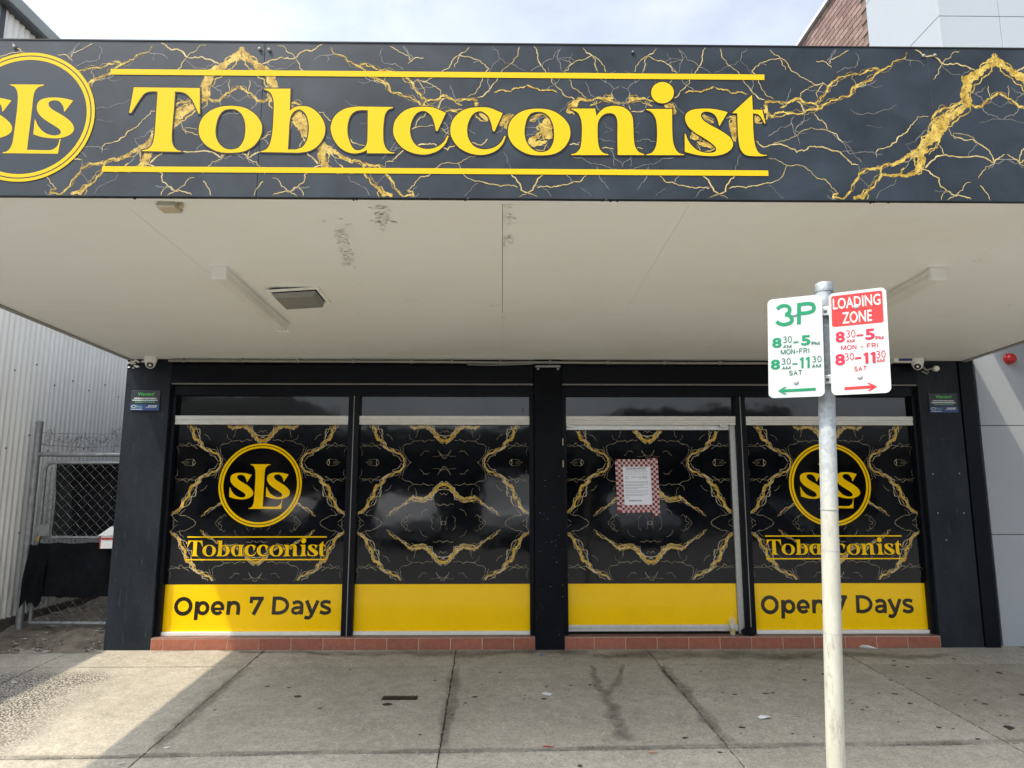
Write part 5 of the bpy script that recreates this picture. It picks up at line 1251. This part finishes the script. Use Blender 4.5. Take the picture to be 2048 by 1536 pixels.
def plate(name, label, c, psi, rho, til, w, h, zoom_origin=(1525, 560, 6.144)):
    u = Vector((math.cos(psi), math.sin(psi), 0)); nn = Vector((-math.sin(psi), math.cos(psi), 0)); kz = Vector((0, 0, 1)) * math.cos(til) + nn * math.sin(til)
    u2 = u * math.cos(rho) + kz * math.sin(rho); k2 = -u * math.sin(rho) + kz * math.cos(rho); n2 = u2.cross(k2)   # faces the street
    c = Vector(c); t_ = thing(name, label, 'sign', c - k2 * h / 2, 'parking signs on the post')
    def P(d): return lambda a, b_: tuple(c + u2 * a + k2 * b_ + n2 * d)
    r_ = .022; pts = []
    for sx_, sy_, a0 in ((1, 1, 0), (-1, 1, 90), (-1, -1, 180), (1, -1, 270)):
        pts += arc(sx_ * (w / 2 - r_), sy_ * (h / 2 - r_), r_, a0, a0 + 90, 8)
    MB().prism([P(-.0016)(*q) for q in pts], n2 * .0032, 0).build('plate', 'sign_white', t_)
    def uv(zx, zy):
        q = onplane(zoom_origin[0] + zx / zoom_origin[2], zoom_origin[1] + zy / zoom_origin[2], n2, n2.dot(c)) - c
        return q.dot(u2), q.dot(k2)
    def txt(s_, bl, tr, mat, bold=0.005, nm='lettering'):
        a, b_ = uv(*bl), uv(*tr)
        (text_mb(MB(), s_, a[0], b_[0], a[1], b_[1], P(.0032), bold) if bold > .01 else stroke_text(MB(), s_, a[0], b_[0], a[1], b_[1], .0030, P(.0032))).build(nm, mat, t_, fix=False)
    def bar(a, b_, wd, mat):
        mb = MB(); stroke(mb, [uv(*a), uv(*b_)], wd, P(.0032)); mb.build('dash', mat, t_, fix=False)
    def arrow(tail, tip, mat):
        a, b_ = Vector(uv(*tail)), Vector(uv(*tip)); d = (b_ - a).normalized(); s_ = Vector((-d.y, d.x)); hw = .0058
        q = [a - s_ * hw, a + s_ * hw, b_ - d * .020 + s_ * hw, b_ - d * .036 + s_ * .0155, b_ - d * .026 + s_ * .0165, b_, b_ - d * .026 - s_ * .0165, b_ - d * .036 - s_ * .0155, b_ - d * .020 - s_ * hw]
        fill(MB(), [[(v.x, v.y) for v in q]], P(.0032)).build('arrow', mat, t_, fix=False)
    def bolt(z):
        a = uv(*z); q = Vector(P(.002)(*a))
        MB().lathe([(.0105, 0), (.0100, .003), (.006, .0055), (.002, .006)], n=14).xf(Matrix.Translation(q) @ n2.to_track_quat('Z', 'Y').to_matrix().to_4x4()).build('bolt', 'bolt', t_, smooth=True)
    return t_, P, uv, txt, bar, arrow, bolt
t_, P, uv, txt, bar, arrow, bolt = plate('parking_sign', 'white parking sign with green 3P lettering and left arrow', (1.253, -3.80, 2.109), -.533, -.026, .092, .220, .446)
GR, GT = 'sign_green', 'sign_green_thin'
mb = MB()
cv = lambda pts: [uv(*q) for q in pts]
stroke(mb, cv(curve_pts([(182, 362), (225, 325), (290, 318), (333, 350), (325, 400), (285, 425)])), .0150, P(.0032)); stroke(mb, cv(curve_pts([(280, 424), (330, 440), (362, 480), (345, 525), (270, 548), (215, 540), (172, 512)])), .0150, P(.0033))
mb.build('lettering', GR, t_, fix=False)
mb = MB(); stroke(mb, cv([(450, 283), (448, 545)]), .0155, P(.0032)); stroke(mb, cv(curve_pts([(452, 305), (545, 292), (612, 300), (632, 345), (610, 385), (545, 405), (455, 413)])), .0150, P(.0033)); mb.build('lettering', GR, t_, fix=False)
for a in (('8', (120, 838), (235, 708), GR, .035), ('30', (255, 775), (358, 692), GT), ('AM', (258, 838), (352, 797), GT), ('5', (478, 808), (588, 675), GR, .035), ('PM', (608, 803), (697, 758), GT), ('MON-FRI', (230, 918), (575, 838), GT),
          ('8', (103, 1105), (215, 975), GR, .035), ('30', (235, 1040), (345, 962), GT), ('AM', (245, 1102), (340, 1062), GT), ('30', (612, 1012), (722, 935), GT), ('AM', (612, 1080), (715, 1035), GT), ('SAT', (330, 1172), (485, 1112), GT)): txt(*a)
for x in (490, 565):
    mb = MB(); stroke(mb, cv([(x, 950 - (x - 490) * .08), (x + 2, 1083 - (x - 490) * .03)]), .0085, P(.0032)); stroke(mb, cv([(x - 28, 985 - (x - 490) * .08), (x, 956 - (x - 490) * .08)]), .006, P(.0033)); mb.build('lettering', GR, t_, fix=False)
bar((380, 769), (442, 762), .006, GR); bar((368, 1035), (430, 1029), .006, GR); arrow((655, 1342), (190, 1366), GR); bolt((395, 425)); bolt((413, 1255))
t_, P, uv, txt, bar, arrow, bolt = plate('parking_sign', 'white parking sign with red loading zone panel and right arrow', (1.458, -3.93, 2.104), -.58, -.019, .132, .2145, .446)
SR = 'sign_pink_red'
cv = lambda pts: [uv(*q) for q in pts]
a, b2 = uv(855, 580), uv(1470, 130)
cx, cy, w2, h2, r_ = (a[0] + b2[0]) / 2, (a[1] + b2[1]) / 2, (b2[0] - a[0]) / 2, (b2[1] - a[1]) / 2, .009
pts = []
for sx_, sy_, a0 in ((1, 1, 0), (-1, 1, 90), (-1, -1, 180), (1, -1, 270)): pts += arc(cx + sx_ * (w2 - r_), cy + sy_ * (h2 - r_), r_, a0, a0 + 90, 6)
MB().poly([P(.0030)(*q) for q in pts]).build('red_panel', 'sign_red', t_, fix=False)
_P = P
def P(d): return _P(d + (.0012 if d == .0032 else 0))
def txtw(s_, bl, tr):
    a, b_ = uv(*bl), uv(*tr); text_mb(MB(), s_, a[0], b_[0], a[1], b_[1], _P(.0044), .016).build('lettering', 'sign_white', t_, fix=False)
txtw('LOADING', (868, 370), (1447, 168)); txtw('ZONE', (985, 545), (1342, 365))
for a in (('8', (900, 775), (1010, 630), SR, .035), ('30', (1030, 710), (1137, 615), SR), ('AM', (1037, 772), (1128, 728), SR), ('5', (1265, 740), (1378, 595), SR, .035), ('PM', (1395, 735), (1482, 690), SR), ('MON - FRI', (970, 862), (1418, 775), SR),
          ('8', (895, 1055), (1012, 905), SR, .035), ('30', (1015, 990), (1120, 898), SR), ('30', (1400, 958), (1507, 868), SR), ('AM', (1407, 1012), (1495, 968), SR), ('SAT', (1130, 1122), (1278, 1060), SR)): txt(*a)
for x in (1280, 1368):
    mb = MB(); stroke(mb, cv([(x, 895 - (x - 1280) * .1), (x + 4, 1025 - (x - 1280) * .07)]), .0105, P(.0032)); stroke(mb, cv([(x - 36, 925 - (x - 1280) * .1), (x, 898 - (x - 1280) * .1)]), .007, P(.0033)); mb.build('lettering', SR, t_, fix=False)
bar((1155, 686), (1240, 676), .0075, SR); bar((1135, 966), (1215, 956), .008, SR); arrow((1008, 1336), (1410, 1309), 'sign_red'); bolt((1155, 330)); bolt((1198, 1190))
# (brackets)
# brackets clamping both plates to the post
for zx, zy in ((772, 385), (800, 1222)):
    q = onplane(1525 + zx / 6.144, 560 + zy / 6.144, (0, 1, 0), -3.842)
    u = Vector((math.cos(-.55), math.sin(-.55), 0)); nn = Vector((math.sin(-.55), -math.cos(-.55), 0))
    mb = MB().box(-.048, .048, -.002, .006, -.019, .019).box(-.038, .038, .006, .085, -.017, .017)
    mt = Matrix(((u.x, -nn.x, 0, q.x), (u.y, -nn.y, 0, q.y), (0, 0, 1, q.z), (0, 0, 0, 1)))
    bk = mb.xf(mt).build('bracket', 'bolt', post, bevel=.003)
    MB().lathe([(.007, 0), (.006, .004), (.003, .005)], n=10).xf(Matrix.Translation(q + nn * .0025) @ nn.to_track_quat('Z', 'Y').to_matrix().to_4x4()).build('bolt', 'dark_bolt', bk)

# ================================================================== SHED BESIDE THE ALLEY
WX, WY0, WH = -4.9, -0.60, 6.18
shed = thing('corrugated_shed', 'tall pale corrugated steel shed along the alley', 'shed', (WX - 3, 4, 0))
MB().box(WX - 9, WX - .06, WY0 + .06, 14, -.1, WH - .05).build('core', 'shed_dark', shed)
MB().box(WX - 9, WX + .012, WY0 - .01, 14, -.34, .215).build('plinth', 'plinth', shed, bevel=.01)
PITCHC, NW = 0.0765, 8
def sheet_mesh(z0, z1):
    mb = MB(); per = 6; n_ = NW * per + 3
    for j, z in enumerate((z0, z1)):
        for i in range(n_ + 1):
            mb.v.append((0.009 * math.cos(2 * math.pi * i / per), PITCHC * i / per, z))
    for i in range(n_): mb.f.append((i, i + 1, n_ + 2 + i, n_ + 1 + i)); mb.m.append(0)
    me = mb.mesh('wall_sheet', smooth=True, fix=False); me.materials.append(M['corrugated']); return me
sm_ = sheet_mesh(.195, WH)
scr = MB().lathe([(.011, 0), (.009, .004), (.004, .007)], n=8, axis='X').mesh('screw'); scr.materials.append(M['dark_bolt'])
y = WY0; k = 0
while y < 9:
    o = bpy.data.objects.new('wall_sheet', sm_); link(o, shed); o.location = (WX + (0.0022 if k % 2 else 0) - 0, y, 0); o.rotation_euler = (0, 0, R(-.15))
    so = o
    for z in (.9, 1.9, 2.62, 3.5, 4.4, 5.3):
        if y > 4: break
        for q in (1, 5):
            s_ = bpy.data.objects.new('screw', scr); link(s_, shed); s_.location = (WX + .010, y + PITCHC * q, z + rng.uniform(-.05, .05) + .1 * (q == 5))
    y += PITCHC * NW; k += 1
# front of the shed along the street
mb = MB(); per = 6; nn_ = int(9 / PITCHC) * per
for z in (.195, WH):
    for i in range(nn_ + 1): mb.v.append((WX - .02 - PITCHC * i / per, WY0 + .02 + .009 * math.cos(2 * math.pi * i / per), z))
for i in range(nn_): mb.f.append((i, i + 1, nn_ + 2 + i, nn_ + 1 + i)); mb.m.append(0)
mb.build('front_cladding', 'corrugated', shed, smooth=True, fix=False)
MB().box(WX - .055, WX + .016, WY0 - .016, WY0 + .05, .1, WH + .02).build('corner_trim', 'shed_dark', shed, bevel=.004)
MB().box(WX - .3, WX + .10, WY0 - .12, 14, WH - .01, WH + .12).build('gutter', 'shed_trim', shed, bevel=.01)
MB().box(WX - .02, WX + .088, WY0 - .11, 14, WH - .035, WH - .011).build('soffit_strip', 'shed_dark', shed)
MB().prism([(WX + .06, WY0 - .1, WH + .12), (WX - 4.5, WY0 - .1, WH + 1.4), (WX - 9.1, WY0 - .1, WH + .12)], (0, 14, 0)).build('roof', 'shed_trim', shed)
# shed's own street canopy, out of frame to the left: shades the footpath there
MB().box(-12.5, -5.12, -4.1, WY0 - .01, 2.85, 3.25).build('canopy', 'shed_trim', shed)

# ================================================================== ALLEY GATE
GTY = 0.35
gate = thing('alley_gate', 'chain-link alley gate topped with tangled barbed wire', 'gate', (-4.3, GTY, .09))
pt, pb = at(78, 845, GTY), at(46, 1258, GTY)
gx0, gx1 = -4.66, -3.745
MB().tube([(-4.765, GTY, .03), (-4.765, GTY, 2.14)], .034, 14).build('post', 'gate_steel', gate, smooth=True)
MB().lathe([(.036, 0), (.036, .02), (.012, .03)], (-4.765, GTY, 2.135), 14).build('post_cap', 'gate_steel', gate, smooth=True)
MB().tube([(-4.74, GTY, 1.818), (-3.73, GTY, 1.815)], .022, 12).build('top_rail', 'gate_steel', gate, smooth=True)
zt_, zm_, zb_ = 1.735, .985, .165
cor = [(gx0, GTY, zb_), (gx0, GTY, zt_ - .07)] + [(gx0 + .07 - .07 * math.cos(a), GTY, zt_ - .07 + .07 * math.sin(a)) for a in (.4, .8, 1.2)] + [(gx0 + .07, GTY, zt_), (gx1, GTY, zt_)]
MB().tube(cor, .017, 10).build('gate_frame', 'gate_steel', gate, smooth=True)
MB().tube([(gx0, GTY, zm_), (gx1, GTY, zm_ + .005)], .014, 10).build('mid_rail', 'gate_steel', gate, smooth=True)
MB().tube([(gx0 - .01, GTY, zb_), (gx1, GTY, zb_ - .01)], .017, 10).build('bottom_rail', 'gate_steel', gate, smooth=True)
# chain mesh: each wire zigzags and hooks its neighbours
mb = MB(); dw, dh = .050, .098
for i in range(18):
    for zz0, zz1 in ((zm_, zt_), (zb_, zm_)):
        path = []; z = zz0; s_ = 1 if i % 2 else -1
        while z <= zz1 + .001:
            path.append((gx0 + .01 + (i + .5 + .5 * s_) * dw, GTY - .010 - .004 * s_ * (1 if i % 2 else -1), z)); z += dh / 2; s_ = -s_
        path = [(min(gx1, max(gx0, x)), y_, z_) for x, y_, z_ in path]
        mb.tube(path, .0024, 4, caps=False)
mb.build('chain_mesh', 'wire', gate, fix=False)
rg = random.Random(21)
for kk, zz in enumerate((1.90, 2.02)):
    MB().tube([(-4.74, GTY, zz + .02), (-4.3, GTY, zz + rg.uniform(-.02, .02)), (-3.72, GTY, zz + .01)], .0025, 5).build('strand', 'rust_wire', gate, smooth=True)
for kk in range(3):
    mb = MB(); path = []; n_ = 210
    for i in range(n_):
        t2 = i / n_; a = t2 * 62 + kk * 2; rr = .055 + .035 * math.sin(t2 * 17 + kk) + rg.uniform(-.012, .012)
        path.append((-4.70 + t2 * .98 + .055 * math.sin(a * .7), GTY + rr * math.cos(a) * .9, 1.965 + .035 * math.sin(t2 * 9 + kk) + rr * math.sin(a)))
    mb.tube(path, .0016, 4, caps=False)
    for i in range(0, n_, 9):
        q = Vector(path[i])
        for s_ in (-1, 1): mb.tube([q - Vector((.012, .004 * s_, .012 * s_)), q + Vector((.012, .004 * s_, .012 * s_))], .0012, 3)
    mb.build('barbed_wire', 'rust_wire', gate, fix=False)
# latch plate and padlock
lp = MB().box(gx0 - .03, gx0 + .115, GTY - .03, GTY - .022, zm_ + .015, zm_ + .13).build('latch_plate', 'gate_steel', gate, bevel=.004)
pk = MB().box(gx0 + .005, gx0 + .04, GTY - .052, GTY - .031, zm_ - .03, zm_ + .02).build('padlock', 'brass', gate, bevel=.004)
MB().tube([(gx0 + .010, GTY - .042, zm_ + .02), (gx0 + .010, GTY - .042, zm_ + .045), (gx0 + .022, GTY - .042, zm_ + .057), (gx0 + .034, GTY - .042, zm_ + .045), (gx0 + .034, GTY - .042, zm_ + .02)], .0035, 6).build('shackle', 'wire', pk, smooth=True)
# shade cloth pieces
def cloth(x0, x1, zt0, zb0, y, mat, seed, nx=16, nz=10, fold=.02, ragged=.02, dx=0):
    rg = random.Random(seed); mb = MB(); ph = [rg.uniform(0, 6) for _ in range(4)]
    for j in range(nz + 1):
        for i in range(nx + 1):
            u, v = i / nx, j / nz; x = x0 + (x1 - x0) * u + dx * v; z = zt0 + (zb0 - zt0) * v
            yy = y + fold * (math.sin(u * 11 + ph[0] + v * 2) * .6 + math.sin(u * 23 + ph[1] - v * 3) * .3 + math.sin((u + v) * 7 + ph[2]) * .5)
            if j == nz: z += rg.uniform(-ragged, ragged)
            if j == 0: z -= .012 * abs(math.sin(u * 9 + ph[3]))
            mb.v.append((x, yy, z))
    for j in range(nz):
        for i in range(nx): mb.f.append((j * (nx + 1) + i, j * (nx + 1) + i + 1, (j + 1) * (nx + 1) + i + 1, (j + 1) * (nx + 1) + i)); mb.m.append(0)
    return mb
o = cloth(-4.64, -3.74, .945, .415, GTY - .045, 'shade_cloth', 4, ragged=.012).build('shade_cloth', 'shade_cloth', smooth=True); s1 = o
tag(o, 'black shade cloth tied along the lower half of the alley gate', 'cloth')
o = cloth(-4.70, -4.50, .93, .36, GTY - .075, 'shade_cloth', 9, nx=8, nz=12, fold=.02, ragged=.05, dx=-.03).build('shade_cloth', 'shade_cloth', smooth=True)
tag(o, 'torn black cloth strip hanging at the hinge side of the alley gate', 'cloth')
o = cloth(-4.45, -3.735, 1.75, .97, GTY + .10, 'shade_cloth', 6, fold=.02, ragged=.01, dx=.05).build('shade_cloth', 'shade_cloth', smooth=True)
tag(o, 'black sheet hanging behind the upper chain mesh of the alley gate', 'cloth')
o = cloth(-4.66, -4.30, 1.74, 1.00, GTY + .16, 'grey_tarp', 7, fold=.02, ragged=.01, dx=.04).build('tarp', 'grey_tarp', smooth=True)
tag(o, 'dark grey tarp behind the chain mesh next to the gate post', 'tarp')
# letterbox by the pillar
p = at(214, 1078, .25); lx, lz = p.x, p.z - .09
lb = thing('letterbox', 'small white house-shaped letterbox half hidden behind the pillar', 'letterbox', (lx + .05, .27, lz))
MB().box(lx - .045, lx + .17, .21, .325, lz, lz + .125).build('box', 'white_plastic', lb, bevel=.004)
MB().prism([(lx - .062, .195, lz + .125), (lx + .06, .195, lz + .215), (lx + .187, .195, lz + .125)], (0, .145, 0)).build('roof', 'white_plastic', lb, bevel=.003)
MB().box(lx - .03, lx + .155, .2055, .2095, lz + .085, lz + .105).build('slot_trim', 'letterbox_red', lb)
MB().box(lx - .0455, lx - .035, .2065, .2095, lz, lz + .125).build('corner_stripe', 'letterbox_red', lb)
MB().box(lx - .01, lx + .2, .3255, .345, lz + .01, lz + .05).build('mount', 'gate_steel', lb)

# ================================================================== NEIGHBOUR ON THE RIGHT
RX, RY = 4.80, 0.05
nb = thing('clad_building', 'grey panel-clad building with brick side wall beside the shop', 'building', (9, 4, 0))
MB().box(RX + .03, 13, RY + .03, 9, -.1, 8.45).build('core', 'cladding_gap', nb)
zl = [-.05, 1.03, 2.10, 3.17, 4.24, 5.42, 6.625, 7.80, 8.98]; xl = [RX, 5.475, 6.6, 7.8, 9.0, 10.2, 11.4]; gj = .006
for i in range(len(xl) - 1):
    for j in range(len(zl) - 1):
        if i > 3 and zl[j] > 3: continue
        MB().box(xl[i] + (gj / 2 if i else 0), xl[i + 1] - gj / 2, RY, RY + .028, zl[j] + gj / 2, zl[j + 1] - gj / 2).build('panel', 'cladding', nb, bevel=.002, seg=1)
ys = [RY + .0285, 1.38]
for j in range(3, len(zl) - 1):
    MB().box(RX, RX + .028, ys[0], ys[1], zl[j] + gj / 2, zl[j + 1] - gj / 2).build('panel', 'cladding', nb, bevel=.002, seg=1)
MB().box(RX + .012, RX + .5, RY + .03, 1.36, 3.0, 8.9).build('panel_backing', 'cladding_gap', nb)
BW = 8.53
bwall = MB().box(RX + .012, RX + .30, 1.383, 12, -.1, BW).build('brick_wall', 'mortar', nb)
bm_ = MB().box(0, .026, 0, .223, 0, .0725).mesh('brick'); bm_.materials.append(M['brick'])
cand = []
ncrs = int(BW / .0855)
for cidx in range(ncrs):
    z = BW - (cidx + 1) * .0855
    for q in range(18):
        y = 1.385 + q * .2335 - (.1168 if cidx % 2 else 0)
        if y < 1.384: continue
        px, py = proj((RX, y + .11, z + .036))
        cand.append((max(abs(px - 1672) / 90, abs(py - 48) / 66), y, z))
cand.sort()
for _, y, z in cand[:300]:
    o = bpy.data.objects.new('brick', bm_); link(o, bwall); o.location = (RX + rng.uniform(-.0015, .0015), y, z)
mb = MB()
for _, y, z in cand[300:]: mb.box(RX, RX + .02, y, y + .223, z, z + .0725)
tag(mb.build('brickwork', 'brick', bwall), kind='stuff')
MB().box(RX - .05, RX + .36, 1.383, 12, BW + .001, BW + .055).build('capping', 'cap_flashing', nb, bevel=.004)
# neighbour's street canopy, hidden behind the shop awning
MB().box(4.80, 11.4, -3.3, RY - .002, 3.30, 3.85).build('canopy', 'cladding', nb)
# red alarm dome
p = at(2017, 718, RY)
al = thing('alarm_sounder', 'red round alarm sounder on the grey panel wall', 'alarm', (p.x, RY, p.z))
MB().lathe([(.056, 0), (.056, -.02), (.050, -.026)], (p.x, RY - .001, p.z), 26, axis='Y').build('base', 'alarm_red', al, smooth=True)
MB().lathe([(.049, -.0265), (.047, -.05), (.034, -.064), (.006, -.068)], (p.x, RY - .001, p.z), 26, axis='Y').build('dome', 'alarm_red', al, smooth=True)

# ================================================================== SMALL THINGS ON THE FOOTPATH
p = on_ground(800, 1396)
gr = thing('drain_grate', 'small rusty drain grate set in the footpath', 'grate', p)
MB().box(p.x - .133, p.x + .133, p.y - .048, p.y + .048, p.z - .01, p.z + .0025).build('frame', 'grime', gr)
for i in range(13):
    x = p.x - .12 + i * .02; MB().box(x - .0055, x + .0055, p.y - .04, p.y + .04, p.z + .0027, p.z + .0055).build('bar', 'grate', gr)
def scrap(name, label, cat, px, py, pts, mat, lift=.004, fold=.006, seed=1, group=None):
    q = on_ground(px, py); rg = random.Random(seed); mb = MB(); c_ = Vector((q.x, q.y, gz(q.y) + lift))
    ring = [c_ + Vector((x, y, rg.uniform(0, fold))) for x, y in pts]
    up = [v + Vector((0, 0, .0012)) for v in ring]; n_ = len(ring)
    mb.add(ring + up + [c_ + Vector((0, 0, fold * .8 + .0012)), c_ + Vector((0, 0, .0002))], [(n_ + i, n_ + (i + 1) % n_, 2 * n_) for i in range(n_)] + [((i + 1) % n_, i, 2 * n_ + 1) for i in range(n_)] + [(i, (i + 1) % n_, n_ + (i + 1) % n_, n_ + i) for i in range(n_)])
    o = mb.build(name, mat); tag(o, label, cat, group); return o
scrap('paper_scrap', 'white paper scrap lying in the middle of the footpath', 'litter', 1094, 1390, [(-.045, .01), (-.01, .04), (.045, .02), (.02, -.035), (-.02, -.03)], 'litter_white', seed=2)
scrap('paper_scrap', 'white paper scrap on the footpath just left of the sign post', 'litter', 1528, 1437, [(-.045, .0), (-.015, .03), (.04, .02), (.05, -.01), (.01, -.03), (-.03, -.025)], 'litter_white', seed=3, fold=.018)
scrap('wrapper', 'crumpled clear wrapper against the tiled step', 'litter', 1737, 1298, [(-.085, .03), (-.05, .04), (.0, .01), (.075, -.005), (.08, -.02), (.0, -.02), (-.06, .0)], 'litter_white', seed=4, fold=.035)
scrap('bottle_cap', 'small blue plastic bit on the footpath before the centre pillar', 'litter', 1083, 1312, [(-.018, -.012), (.018, -.012), (.018, .012), (-.018, .012)], 'litter_blue', seed=5)
scrap('cigarette_butt', 'orange butt on the near slab', 'litter', 1306, 1507, [(-.03, -.006), (.03, -.012), (.032, .0), (-.028, .008)], 'litter_orange', seed=6, fold=.008)
scrap('paper_scrap', 'tiny white scrap beside the joint at the sunlit edge', 'litter', 333, 1497, [(-.02, -.006), (.0, -.01), (.022, .008), (.0, .01)], 'litter_white', seed=7)
scrap('paper_scrap', 'thin white scrap on the near slab by the shadow edge', 'litter', 242, 1529, [(-.03, -.006), (.0, -.008), (.03, .006), (.0, .008)], 'litter_white', seed=17)
scrap('wrapper', 'dark red wrapper strip in the long joint', 'litter', 1098, 1495, [(-.04, -.004), (.04, -.006), (.04, .006), (-.03, .007)], 'litter_red', seed=8)
scrap('dry_leaf', 'dark leaf lying beside the drain grate', 'leaf', 775, 1409, [(-.025, -.004), (.0, -.014), (.025, .0), (.0, .012)], 'leaf', seed=9)
scrap('paper_scrap', 'white fleck on the rough paving at the far left', 'litter', 28, 1366, [(-.02, -.008), (.018, -.01), (.022, .006), (-.015, .01)], 'litter_white', seed=10)
scrap('paper_scrap', 'pale twisted scrap on the slab left of the post base', 'litter', 1594, 1434, [(-.03, -.004), (-.005, -.008), (.03, .002), (.0, .008)], 'far_concrete', seed=11)
scrap('concrete_lump', 'flat broken concrete piece under the alley gate', 'rubble', 135, 1268, [(-.22, -.01), (-.1, -.09), (.12, -.08), (.22, .03), (.05, .08), (-.16, .06)], 'far_concrete', lift=.075, fold=.02, seed=12)

# ================================================================== ACROSS THE STREET (seen only in the glass)
def car(x, y, mat, label, flip=1, van=False, turn=90):
    t_ = thing('parked_car', label, 'car', (x, y, -.325), 'cars parked across the street', local=True, rot=(0, 0, R(turn)))
    if van: prof = [(-2.3, .35), (-2.35, .9), (-2.3, 1.85), (-2.1, 2.0), (1.0, 2.0), (1.55, 1.15), (2.2, .98), (2.35, .7), (2.3, .35)]
    else: prof = [(-2.15, .35), (-2.2, .85), (-2.05, .98), (-1.6, 1.02), (-1.0, 1.42), (.35, 1.45), (1.05, 1.02), (1.95, .90), (2.15, .70), (2.15, .35)]
    MB().prism([(a * flip, -.86, z) for a, z in prof], (0, 1.72, 0)).build('body', mat, t_, bevel=.07, seg=3)
    gl = [(-1.9, 1.15), (-1.85, 1.8), (.85, 1.8), (1.35, 1.15)] if van else [(-1.35, 1.03), (-.92, 1.36), (.30, 1.38), (.85, 1.03)]
    for s_ in (-1, 1): MB().prism([(a * flip, s_ * .862 - .004, z) for a, z in gl], (0, .008, 0)).build('side_window', 'far_glass', t_)
    for a in (-1.35, 1.35):
        for s_ in (-1, 1):
            w = MB().lathe([(.2, -.1), (.32, -.1), (.32, .1), (.2, .1)], (a * flip, s_ * .80, .32), 20, axis='Y').build('wheel', 'tyre', t_)
            MB().lathe([(.2, -.11), (.05, -.115)], (a * flip, s_ * .80, .32), 14, axis='Y').build('rim', 'rim', w)
    for s_ in (-.6, .6): MB().box(2.12 * flip - .06, 2.12 * flip + .06, s_ - .14, s_ + .14, .62, .78).build('headlight', 'diffuser', t_)
    return t_
car(-2.9, -14.6, 'car_white', 'white hatchback nosed out of a bay across the street', turn=84)
car(0.5, -14.9, 'car_white', 'white van backed into a bay across the street', van=True, turn=96)
car(4.2, -14.7, 'car_silver', 'silver car nosed out of a bay across the street', turn=88)
car(-6.4, -14.8, 'car_dark', 'dark car nosed out of a bay across the street', turn=92)
car(9.0, -14.6, 'car_dark', 'dark car at the far end of the bays across the street', turn=86)
for i, (x0, x1, h, mat, lab) in enumerate(((-30, -9, 5.2, 'far_wall_pale', 'pale two-storey shop across the street'), (-9, 5, 3.7, 'far_wall', 'low dark shop across the street'), (5, 12, 4.6, 'far_wall', 'dark shop with taller parapet across the street'), (12, 34, 4.0, 'far_wall_pale', 'pale low shop across the street'))):
    b_ = thing('far_shop', lab, 'building', ((x0 + x1) / 2, -24, -.2), 'shops across the street')
    MB().box(x0 + .01, x1 - .01, -30, -20.5, -.3, h).build('wall', mat, b_)
    nwin = int((x1 - x0) / 3.4)
    for k in range(nwin):
        cx = x0 + (k + .5) * (x1 - x0) / nwin; MB().box(cx - 1.3, cx + 1.3, -20.49, -20.44, .3, 2.3).build('window', 'far_glass', b_)
    MB().box(x0 + .2, x1 - .2, -20.49, -18.0, 2.75, 3.05).build('awning', 'far_wall', b_)
